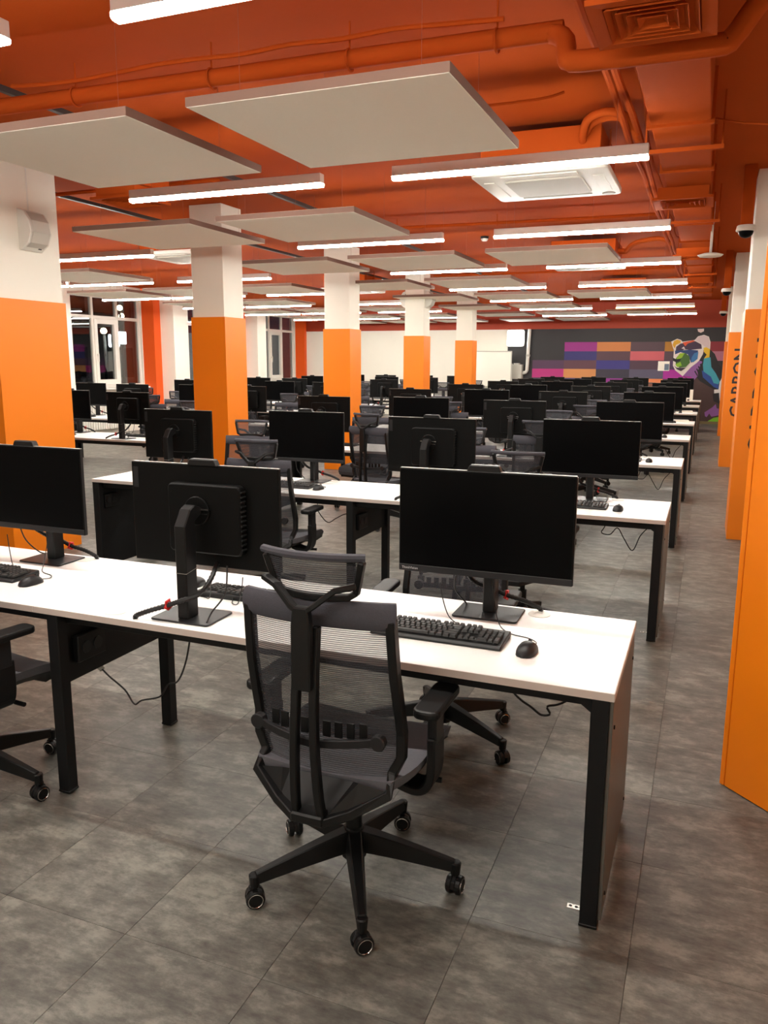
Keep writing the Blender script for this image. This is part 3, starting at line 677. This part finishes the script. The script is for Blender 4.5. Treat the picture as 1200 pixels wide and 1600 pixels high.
# ================================================================== task chair (faces +Y)
CASTER_A = [math.radians(10+72*i) for i in range(5)]
def back_xyz(u, z):          # u -1..1 across the backrest, z height
    k = (z-.44)/.56
    hw = .165+.06*min(1, max(0, (z-.44)/.10))-.012*max(0, (z-.65)/.35)
    y = -.215-.055*k+.03*math.exp(-((z-.62)/.11)**2)+.03*u*u
    return (u*hw, y, z)
def chair_tpl(full):
    t = []
    hub = MB().cyl((0, 0, .085), (0, 0, .19), .040, .032, n=18).mesh('hub', 'plastic', bevel=.004)
    t.append(('hub', hub, None, []))
    sec = [(-.5, -.5), (.5, -.5), (.42, .5), (-.42, .5)]
    lg = MB()
    n = 6; pts = [(.02+.30*i/n, 0, .152-.056*(i/n)**1.15) for i in range(n+1)]
    lo = len(lg.v)
    lg.sweep(pts, [(-.5, -.6), (.5, -.6), (.34, .5), (-.34, .5)], scale=[.062-.030*i/n for i in range(n+1)])
    lg.cyl((.325, 0, .062), (.325, 0, .107), .014, .018, n=12)
    lgm = lg.mesh('base_leg', 'plastic', bevel=.003)
    for a in CASTER_A: t.append(('base_leg', lgm, T(0, 0, 0, a), []))
    wh = MB().cyl((0, .006, .03), (0, .024, .03), .030, .0285, n=20).mesh('wheel', 'plastic', bevel=.003)
    wh2 = MB().cyl((0, -.006, .03), (0, -.024, .03), .030, .0285, n=20).mesh('wheel', 'plastic', bevel=.003)
    rim = MB().tube([(.022*math.cos(q*PI/9), .0, .022*math.sin(q*PI/9)) for q in range(18)], .0017, 5, up=(0, 1, 0), closed=True)
    r1 = MB().add([(v[0], v[1]+.0245, v[2]+.03) for v in rim.v], rim.f).add([(v[0], v[1]-.0245, v[2]+.03) for v in rim.v], rim.f).mesh('wheel_rim', 'chrome', smooth=True)
    hd = MB().prism([(-.026, .024), (-.022, .048), (0, .062), (.020, .058), (.028, .04), (.02, .03), (0, .034)], 'y', -.0058, .0058).cyl((0.012, 0, .05), (0.012, 0, .07), .007, n=10).mesh('caster', 'plastic2', bevel=.001)
    allc = None
    if not full:
        bb = MB(); bb.cyl((0, .006, .03), (0, .024, .03), .030, n=12).cyl((0, -.006, .03), (0, -.024, .03), .030, n=12).box(-.02, .02, -.006, .006, .03, .066)
        allc = bb.mesh('caster', 'plastic')
    rnd = random.Random(3)
    for a in CASTER_A:
        r = rnd.uniform(0, 2*PI)
        mx = T(.325*math.cos(a), .325*math.sin(a), 0, r)
        if full: t.append(('caster', hd, mx, [('wheel', wh, None, []), ('wheel', wh2, None, []), ('wheel_rim', r1, None, [])]))
        else: t.append(('caster', allc, mx, []))
    t.append(('gas_lift', MB().cyl((0, 0, .18), (0, 0, .27), .026, n=16).cyl((0, 0, .27), (0, 0, .385), .015, n=16).mesh('gas_lift', 'plastic', smooth=True), None, []))
    mech = MB().prism([(-.17, .40), (-.12, .365), (.08, .365), (.13, .39), (.13, .425), (-.17, .425)], 'x', -.085, .085).mesh('mechanism', 'plastic', bevel=.008)
    t.append(('mechanism', mech, None, [('lever', MB().tube([(.08, .05, .385), (.19, .05, .375), (.24, .055, .37)], .006, 6).cyl((.22, .055, .37), (.27, .058, .37), .009, n=8).mesh('lever', 'plastic'), None, []),
        ('lever', MB().tube([(-.08, -.06, .385), (-.2, -.06, .378)], .006, 6).mesh('lever', 'plastic'), None, [])]))
    # seat
    def seat_pt(u, v, off=0):
        x = (u-.5)*.50; y = -.22+.48*v
        wv = 1-.16*(max(0, .35-v)/.35)**2-.06*(max(0, v-.8)/.2)**2
        z = .475+.012*(abs(u-.5)*2)**2-.02*(max(0, v-.78)/.22)**2*1.8+.006*(1-v)
        return (x*wv, y, z+off)
    st = MB(); nu, nv = 12, 12
    st.grid(lambda u, v: seat_pt(u, v), nu, nv)
    o = len(st.v); st.grid(lambda u, v: (seat_pt(u, v)[0]*.96, seat_pt(u, v)[1]*.97, seat_pt(u, v)[2]-.035), nu, nv)
    ring = [i for i in range(nu+1)]+[j*(nu+1)+nu for j in range(1, nv+1)]+[nv*(nu+1)+i for i in range(nu-1, -1, -1)]+[j*(nu+1) for j in range(nv-1, 0, -1)]
    for q in range(len(ring)):
        a, b = ring[q], ring[(q+1) % len(ring)]; st.f.append((a, b, b+o, a+o))
    t.append(('seat', st.mesh('seat', 'fabric', smooth=True), None, []))
    sh = MB().grid(lambda u, v: (seat_pt(u, v)[0]*.97, seat_pt(u, v)[1]*.98, seat_pt(u, v)[2]-.034), 8, 8)
    o = len(sh.v); sh.grid(lambda u, v: (seat_pt(u, v)[0]*.8, seat_pt(u, v)[1]*.82, seat_pt(u, v)[2]-.065), 8, 8)
    ring = [i for i in range(9)]+[j*9+8 for j in range(1, 9)]+[72+i for i in range(7, -1, -1)]+[j*9 for j in range(7, 0, -1)]
    for q in range(len(ring)):
        a, b = ring[q], ring[(q+1) % len(ring)]; sh.f.append((a, b, b+o, a+o))
    t.append(('seat_shell', sh.mesh('seat_shell', 'plastic', smooth=True), None, []))
    # arms
    for s in (-1, 1):
        am = MB()
        P = spline([(s*.14, -.02, .405), (s*.215, -.02, .385), (s*.255, -.02, .40), (s*.272, -.02, .45), (s*.272, -.02, .56)], 4)
        am.sweep(P, [(-.013, -.045), (.013, -.045), (.013, .045), (-.013, .045)], up=(0, 1, 0))
        post = MB().box(s*.272-.014, s*.272+.014, -.055, .015, .54, .645).mesh('arm_post', 'plastic2', bevel=.003)
        pad = MB().prism([(s*.272+x, y-.01) for x, y in round_rect(.08, .24, .028)], 'z', .645, .672).mesh('arm_pad', 'plastic', bevel=.008, seg=2)
        t.append(('arm_support', am.mesh('arm_support', 'plastic', bevel=.004), None, [('arm_post', post, None, []), ('arm_pad', pad, None, [])]))
    # backrest frame
    side = []
    zs = [.965, .9, .8, .7, .62, .55, .50]
    L = [back_xyz(-1.0, z) for z in zs]; R = [back_xyz(1.0, z) for z in zs]
    low = [(-.205, -.225, .455), (-.11, -.275, .405), (-.045, -.305, .385)]
    path = L+low+[(-x, y, z) for x, y, z in low[::-1]]+R[::-1]
    fs = [(-.016, -.011), (.016, -.011), (.016, .011), (-.016, .011)]
    fr = MB().sweep(path, [(-.013, -.016), (.013, -.016), (.013, .016), (-.013, .016)], up=(0, 1, 0))
    fr.add([(-.205, -.222, .462), (-.11, -.27, .41), (-.045, -.30, .39), (.045, -.30, .39), (.11, -.27, .41), (.205, -.222, .462), (.10, -.225, .475), (-.10, -.225, .475), (-.12, -.235, .48), (.12, -.235, .48)], [(0, 1, 8), (1, 2, 7, 8), (2, 3, 6, 7), (3, 4, 9, 6), (4, 5, 9)])
    t.append(('back_frame', fr.mesh('back_frame', 'plastic', bevel=.003), None, []))
    mg = MB().grid(lambda u, v: back_xyz((2*u-1)*.965, .455+.50*v), 10, 16)
    t.append(('back_mesh', mg.mesh('back_mesh', 'meshf', smooth=True), None, []))
    # knitted roll over the top edge
    tr = MB().sweep([back_xyz(-1.06+2.12*i/12, .972) for i in range(13)],
                    [(.020*math.cos(a)*1.0-.004, .040*math.sin(a)) for a in [2*PI*q/10 for q in range(10)]], up=(0, 0, 1))
    t.append(('top_roll', tr.mesh('top_roll', 'roll', smooth=True), None, []))
    for s in (-1, 1):
        sp = MB().sweep(spline([(s*.040, -.300, .385), (s*.036, -.315, .46), (s*.030, -.325, .62), (s*.026, -.315, .80), (s*.026, -.300, .945)], 5), [(-.011, -.013), (.011, -.013), (.011, .013), (-.011, .013)], up=(0, 1, 0))
        t.append(('spine_strut', sp.mesh('spine_strut', 'plastic', bevel=.003), None, []))
    t.append(('spine_foot', MB().prism([(-.325, .375), (-.17, .375), (-.10, .37), (-.10, .41), (-.2, .42), (-.325, .405)], 'x', -.05, .05).mesh('spine_foot', 'plastic', bevel=.005), None, []))
    lb = MB().sweep([(.185*q/8, -.235-.045*(1-(q/8)**2)-.012, .605+.015*(abs(q)/8)) for q in range(-8, 9)], [(-.006, -.012), (.006, -.012), (.006, .012), (-.006, .012)])
    kn = []
    for s in (-1, 1): kn.append(('knob', MB().cyl((s*.185, -.262, .62), (s*.185, -.235, .62), .023, .021, n=16).mesh('knob', 'plastic2', bevel=.003), None, []))
    rib = MB()
    for q in range(-4, 5):
        if q: rib.box(q*.034-.011, q*.034+.011, -.262+.02*(q/4)**2, -.256+.02*(q/4)**2, .615, .66)
    kn.append(('lumbar_pad', rib.mesh('lumbar_pad', 'plastic'), None, []))
    t.append(('lumbar_support', lb.mesh('lumbar_support', 'plastic2', bevel=.002), None, kn))
    # headrest
    slv = MB().prism([(-.028, .775), (.028, .775), (.028, .95), (.022, 1.005), (-.022, 1.005), (-.028, .95)], 'y', -.345, -.318).mesh('headrest_sleeve', 'plastic', bevel=.004)
    t.append(('headrest_sleeve', slv, None, []))
    br = MB()
    for s in (-1, 1):
        br.sweep([(0, -.332, .985), (s*.03, -.33, 1.005), (s*.085, -.31, 1.05), (s*.135, -.285, 1.062)], [(-.008, -.013), (.008, -.013), (.008, .013), (-.008, .013)], up=(0, 1, 0))
    t.append(('headrest_bracket', br.mesh('headrest_bracket', 'plastic', bevel=.003), None, []))
    def hp(u, v):
        hw = .115+.03*v
        return (u*hw, -.275-.02*v+.032*u*u, 1.018+.115*v)
    loop = [hp(-1+.0, v) for v in (.9, .5, .1)]+[hp(u, 0) for u in (-.85, -.4, 0, .4, .85)]+[hp(1, v) for v in (.1, .5, .9)]
    t.append(('headrest_frame', MB().sweep(loop, [(-.009, -.011), (.009, -.011), (.009, .011), (-.009, .011)], up=(0, 1, 0)).mesh('headrest_frame', 'plastic', bevel=.003), None, []))
    t.append(('headrest_mesh', MB().grid(lambda u, v: hp((2*u-1)*.97, v), 10, 6).mesh('headrest_mesh', 'meshf', smooth=True), None, []))
    t.append(('headrest_roll', MB().sweep([hp(-1.04+2.08*i/10, 1.0) for i in range(11)], [(.013*math.cos(a), .011*math.sin(a)) for a in [2*PI*q/8 for q in range(8)]]).mesh('headrest_roll', 'roll', smooth=True), None, []))
    return t
CH_FULL, CH_LITE = chair_tpl(True), chair_tpl(False)

# ================================================================== monitor (screen faces -Y, stands on z = 0)
BRAND = text_mesh('ThinkVision', .0125, 'mark', .0002, 'LEFT')
def monitor_tpl(away):
    Wd, Hh, zb = .61, .368, .162; ys = -.125; t = []
    pn = MB().box(-Wd/2, Wd/2, ys, ys+.020, zb, zb+Hh).mesh('screen_housing', 'bezel', bevel=.0025)
    brand = (T(-Wd/2+.012, ys-.0022, zb+.012, 0, PI/2))
    t.append(('screen_housing', pn, None, [
        ('display', MB().box(-Wd/2+.005, Wd/2-.005, ys-.0012, ys+.001, zb+.026, zb+Hh-.006).mesh('display', 'screen'), None, []),
        ('chin', MB().box(-Wd/2+.001, Wd/2-.001, ys-.0022, ys+.001, zb+.001, zb+.024).mesh('chin', 'plastic2', bevel=.0008), None, []),
        ('brand_mark', BRAND, brand, []),
        ('edge_rim', MB().box(-Wd/2+.002, Wd/2-.002, ys+.003, ys+.0165, zb+Hh-.0005, zb+Hh+.0012).mesh('edge_rim', 'rim'), None, []),  # top edge carries a painted highlight
        ('edge_rim', MB().box(Wd/2-.0005, Wd/2+.001, ys+.003, ys+.0165, zb+.002, zb+Hh-.002).mesh('edge_rim', 'plastic2'), None, []),
        ('side_label', MB().box(.275, .297, ys+.020, ys+.0212, zb+Hh-.095, zb+Hh-.02).mesh('side_label', 'plastic2'), None, [])]))
    wc = MB().prism([(-.065, zb+Hh-.002), (-.055, zb+Hh+.02), (.045, zb+Hh+.02), (.055, zb+Hh-.002)], 'y', ys+.002, ys+.032).mesh('webcam', 'plastic', bevel=.002)
    t.append(('webcam', wc, None, [('webcam_cap', MB().box(-.052, .042, ys+.004, ys+.028, zb+Hh+.0195, zb+Hh+.0215).mesh('webcam_cap', 'plastic2'), None, [])]))
    rb = MB().prism([(x-.025, z+zb+.18) for x, z in round_rect(.30, .25, .02)], 'y', ys+.018, ys+.058).mesh('rear_housing', 'bezel', bevel=.006)
    vents = []
    vm = MB().box(-.006, .006, 0, .03, -.003, .003).mesh('vent_fin', 'dark')
    for q in range(13): vents.append(('vent_fin', vm, T(-.172, ys+.024, zb+.08+.017*q), []))
    vents.append(('mount_disc', MB().cyl((0, ys+.056, zb+.21), (0, ys+.066, zb+.21), .052, n=28).mesh('mount_disc', 'bezel', bevel=.003), None, []))
    vents.append(('mount_clip', MB().box(-.055, .055, ys+.064, ys+.074, zb+.215, zb+.221).box(-.05, .05, ys+.064, ys+.072, zb+.200, zb+.204).mesh('mount_clip', 'chrome'), None, []))
    t.append(('rear_housing', rb, None, vents))
    cp = [(-.06, .388), (-.02, .402), (.008, .39), (.045, .335), (.045, .006), (-.02, .006), (-.02, .345), (-.06, .364)]
    t.append(('stand_column', MB().prism(cp, 'x', -.022, .022).mesh('stand_column', 'plastic', bevel=.004), None,
              [('column_seam', MB().prism([(-.0203, .178), (-.0203, .1795), (.0453, .1705), (.0453, .169)], 'x', -.0223, .0223).mesh('column_seam', 'rim'), None, [])]))
    t.append(('stand_base', MB().prism([(x, y-.01) for x, y in round_rect(.235, .17, .012)], 'z', .0, .007).mesh('stand_base', 'plastic2', bevel=.002), None, []))
    # cable bundle in a spiral sleeve with a red strap
    P = spline([(-.06, -.09, .185), (-.075, -.02, .14), (-.06, .03, .10), (.0, .055, .075), (.05, .06, .055), (.11, .08, .035), (.165, .085, .012), (.17, .085, .0)], 5)
    P = spline(P, 2); cb = MB().tube(P, .0098, 8, scale=[1.0 if q % 2 else .8 for q in range(len(P))])
    t.append(('cable_sleeve', cb.mesh('cable_sleeve', 'cable', bevel=0, smooth=True), None,
              [('red_strap', MB().tube([(.045, .043, .05), (.05, .05, .072), (.05, .068, .068), (.052, .072, .05), (.05, .06, .042)], .006, 6, closed=True).mesh('red_strap', 'red', smooth=True), None, []),
               ('thin_cable', MB().tube(spline([(-.1, -.09, .175), (-.12, -.04, .09), (-.09, .0, .03), (-.10, .05, .0075)], 5), .003, 6).mesh('thin_cable', 'cable'), None, [])]))
    return t
MT = monitor_tpl(False)
# ================================================================== keyboard and mouse (user at -Y)
def kb_keys():
    rows = []
    u = .0188
    def run(x, y, ws, d=1.0):
        for wd in ws: rows.append((x+wd*u/2, y, wd, d)); x += wd*u
    x0 = -.213
    run(x0, .052, [1]); 
    for a in (2, 6.5, 11): run(x0+a*u, .052, [1]*4)
    run(x0, .029, [1]*13+[2]); run(x0, .010, [1.5]+[1]*12+[1.5]); run(x0, -.009, [1.75]+[1]*11+[2.25])
    run(x0, -.028, [2.25]+[1]*10+[2.75]); run(x0, -.047, [1.25, 1.25, 1.25, 6.25, 1.25, 1.25, 1.25, 1.25])
    xa = x0+15.25*u
    run(xa, .052, [1]*3); run(xa, .029, [1]*3); run(xa, .010, [1]*3); run(xa+u, -.028, [1]); run(xa, -.047, [1]*3)
    xb = x0+18.5*u
    for y in (.029, .010, -.009, -.028): run(xb, y, [1]*3)
    run(xb, -.047, [2, 1]); 
    rows.append((xb+3.5*u, .029, 1, 1)); rows.append((xb+3.5*u, .0005, 1, 2)); rows.append((xb+3.5*u, -.0375, 1, 2))
    return rows
KEYS = kb_keys()
KB_BODY = MB().prism([(-.078, 0), (-.080, .006), (-.068, .013), (.065, .022), (.070, .018), (.070, 0)], 'x', -.222, .222).mesh('keyboard_body', 'plastic', bevel=.0025)
def key_geo(b, cx, cy, wd, d):
    z = .0155+(cy+.06)*.068; hw = wd*.0094-.0012; hd = d*.0095-.0012
    a = [(cx-hw, cy-hd, z), (cx+hw, cy-hd, z), (cx+hw, cy+hd, z+.001), (cx-hw, cy+hd, z+.001)]
    s = .0026
    c = [(cx-hw+s, cy-hd+s, z+.007), (cx+hw-s, cy-hd+s, z+.007), (cx+hw-s, cy+hd-s*.7, z+.0085), (cx-hw+s, cy+hd-s*.7, z+.0085)]
    b.add(a+c, [(4, 5, 6, 7), (0, 1, 5, 4), (1, 2, 6, 5), (2, 3, 7, 6), (3, 0, 4, 7)])
bb = MB()
for kq in KEYS: key_geo(bb, *kq)
KEYBLOCK = bb.mesh('key_field', 'key')
kcache = {}
def keyboard(name, loc, rz, each):
    e = empty(name, loc, rz); obj('keyboard_body', KB_BODY, e)
    if each:
        for (x, y, wd, d) in KEYS:
            kk = (wd, d)
            if kk not in kcache:
                q = MB(); key_geo(q, 0, 0, wd, d); kcache[kk] = q.mesh('key', 'key')
            obj('key', kcache[kk], e, T(x, y, y*.068))
    else:
        o = obj('key_field', KEYBLOCK, e); o['kind'] = 'stuff'
    return e
def mouse_tpl():
    b = MB()
    def f(u, v):
        a = v*PI; x = -math.cos(a)*.0305*(1-.10*(2*u-1)**4); y = (u-.5)*.112
        sx = math.sqrt(max(0, 1-abs(2*u-1)**3.2))
        z = .036*math.sin(a)**.7*(.35+.65*math.sin(PI*min(1, max(0, .12+.8*(1-u))))) if 0 < v < 1 else 0
        return (x*max(.02, sx), y, max(.001, z*max(.15, sx)))
    b.grid(f, 14, 12)
    t = [('mouse_shell', b.mesh('mouse_shell', 'plastic2', smooth=True), None, [
        ('scroll_wheel', MB().cyl((-.004, .03, .026), (.004, .03, .026), .010, n=12).mesh('scroll_wheel', 'plastic'), None, [])])]
    t.append(('mouse_base', MB().prism([(x, y) for x, y in round_rect(.052, .10, .02)], 'z', 0, .006).mesh('mouse_base', 'plastic'), None, []))
    t.append(('mouse_cable', MB().tube(spline([(0, .052, .008), (.005, .09, .004), (-.03, .125, .003), (-.11, .15, .003), (-.16, .20, .02), (-.2, .26, .10), (-.22, .28, .15)], 5), .0018, 6).mesh('mouse_cable', 'cable'), None, []))
    return t
MOT = mouse_tpl()
KBC = MB().tube(spline([(.05, .07, .01), (.03, .11, .004), (-.02, .15, .02), (-.05, .17, .08), (-.06, .175, .13)], 5), .002, 6).mesh('keyboard_cable', 'cable')

# ================================================================== fill the seats
SEATN = ['at the aisle end', 'second from the aisle', 'third from the aisle', 'at the inner end']
SEATB = ['nearest the columns', 'second past the columns', 'third past the columns', 'nearest the windows']
def station(x, yf, away, blk, row, seat, chair=None, each=False, lite=True, cable=True, full=True):
    z = HT; sn = (SEATN if blk == 'right' else SEATB)[seat]; rn = ROWW[row]
    wh = '%s of the %s row, %s block' % (sn, rn, blk)
    rj = random.Random(row*17+seat*5+(100 if blk == 'left' else 0))
    s = -1 if away else 1; rz = PI if away else 0
    yb = yf+.112 if away else yf+.572
    m_ = place(MT, 'monitor', (x+rj.uniform(-.012, .012), yb, z+.0005), rz+rj.uniform(-.03, .03))
    tag(m_, 'black monitor %s, %s' % ('showing its back' if away else 'facing the camera', wh), 'monitor', 'computer monitors')
    yk = yf+.275 if not away else yf+DD-.275
    kx = x-s*.08+rj.uniform(-.01, .01)
    kb = keyboard('keyboard', (kx, yk, z+.0005), rz, each); obj('keyboard_cable', KBC, kb)
    tag(kb, 'black keyboard, %s' % wh, 'keyboard', 'keyboards')
    mo = place(MOT, 'computer_mouse', (x+s*.22, yf+.22 if not away else yf+DD-.22, z+.0005), rz+rj.uniform(-.15, .15))
    tag(mo, 'black mouse, %s' % wh, 'mouse', 'computer mice')
    if chair is None:
        chair = (x-s*(.26+rj.uniform(-.06, .05)), (yf-.045 if not away else yf+DD+.045)+rj.uniform(-.03, .03)*0-s*rj.uniform(0, .06), rj.uniform(-.25, .25))
    if chair:
        c = place(CH_LITE if lite else CH_FULL, 'task_chair', (chair[0], chair[1], 0), (0 if not away else PI)+chair[2])
        tag(c, 'black mesh office chair, %s' % wh, 'chair', 'mesh office chairs')
SA = [(-.69, False), (-1.65, True), (-2.68, False), (-3.66, True)]
CHAIRS = {(0, 0): (-.946, 2.11, 0.0), (0, 1): (-.985, 3.15, .06), (0, 2): (-2.56, 2.08, -.15), (1, 0): (-.975, 4.70, .0), (1, 2): (-2.68, 4.70, 0.05), (1, 3): (-3.55, 5.62, .1), (1, 1): (-1.62, 5.65, .3), (2, 0): (-1.36, 7.15, .12), (3, 0): (-1.3, 9.9, -.1)}
for i, yf in enumerate(ROWS_A):
    for q, (x, aw) in enumerate(SA):
        if i == 0 and q == 3: continue
        x = {(0, 2): -2.715, (1, 1): -1.70, (1, 2): -2.74, (1, 3): -3.69}.get((i, q), x if i < 2 else (-.69, -1.73, -2.77, -3.77)[q])
        station(x, yf, aw, 'right', i, q, CHAIRS.get((i, q)), each=(i == 0 and q in (0, 2)), lite=i > 2)
SB = [(-6.27, True), (-7.35, False), (-8.35, True), (-9.38, False)]
for i, yf in enumerate(ROWS_B):
    for q, (x, aw) in enumerate(SB):
        if i == 0 and q > 1: continue
        station(x, yf, aw, 'left', i, q, None, lite=True)

# ================================================================== loose power cables under the desks
def cable(pts, lab, plug=None):
    P = spline(pts, 6); o = P[0]; e = empty('power_cable', tuple(o))
    obj('cord', MB().tube([p-o for p in P], .0035, 6).mesh('cord', 'cable', smooth=True), e)
    if plug:
        dv = (P[0]-P[2]).normalized()
        obj('plug', MB().cyl((0, 0, 0), tuple(dv*.04), .011, .013, n=8).mesh('plug', 'acg'), e)
    return tag(e, lab, 'cable', 'loose power cables')
cable([(-.47, 2.32, .71), (-.486, 2.32, .646), (-.495, 2.32, .626), (-.471, 2.32, .604), (-.44, 2.32, .587), (-.409, 2.32, .567), (-.382, 2.32, .574), (-.391, 2.32, .597), (-.362, 2.32, .608), (-.334, 2.32, .626), (-.318, 2.32, .649), (-.30, 2.32, .71)], 'short black cable looping under the right end of the first desk')
cable([(-2.181, 2.4, .413), (-2.144, 2.4, .386), (-2.074, 2.4, .343), (-2.031, 2.4, .291), (-1.992, 2.4, .313), (-1.904, 2.4, .344), (-1.865, 2.4, .398), (-1.816, 2.4, .422), (-1.777, 2.4, .503), (-1.752, 2.4, .606), (-1.74, 2.4, .713)], 'black plug cable hanging between the legs under the first desk', True)
for i in (1, 2, 3):
    yf = ROWS_A[i]+.3
    cable([(-.53, yf, .713), (-.551, yf, .621), (-.569, yf, .579), (-.517, yf, .571), (-.473, yf, .616), (-.43, yf, .55), (-.376, yf, .48), (-.336, yf, .574), (-.294, yf, .63), (-.24, yf, .70)], 'black cable looping under the aisle end of the %s desk' % ORD[i])
yf = ROWS_A[1]+.3
cable([(-2.57, yf, .713), (-2.57, yf, .618), (-2.56, yf, .562), (-2.489, yf, .492), (-2.422, yf, .526), (-2.346, yf, .564), (-2.24, yf, .58)], 'black cable hanging left of the middle legs of the second desk')
# small white things left on the far desks
for x, y, lab in ((-.45, ROWS_A[7]+.35, 'white tent card standing on the last desk'),):
    tag(obj('tent_card', MB().prism([(-.05, 0), (.05, 0), (.012, .26), (-.012, .26)], 'x', -.08, .08).mesh('tent_card', 'board'), None, T(x, y, HT)), lab, 'card')
for x, i, lab in ((-.42, 5, 'stack of white papers on the sixth desk'), (-.42, 4, 'stack of white papers on the fifth desk')):
    tag(obj('paper_stack', MB().box(-.15, .15, -.1, .1, 0, .03).mesh('paper_stack', 'board', bevel=.002), None, T(x, ROWS_A[i]+.5, HT, .1)), lab, 'paper')

e = empty('desk_microphone', (-3.62, ROWS_A[4]+.2, HT)); tag(e, 'small grey gooseneck microphone on the fifth desk', 'microphone')
obj('base', MB().cyl((0, 0, 0), (0, 0, .03), .06, .05, n=18).mesh('base', 'plastic2', bevel=.004), e)
obj('gooseneck', MB().tube(spline([(.03, 0, .03), (.06, 0, .09), (.06, 0, .16), (.02, 0, .20), (-.06, 0, .21)], 5), .008, 8).mesh('gooseneck', 'acg', smooth=True), e)
obj('capsule', MB().cyl((-.06, 0, .21), (-.12, 0, .225), .016, .013, n=12).mesh('capsule', 'acg', bevel=.003), e)
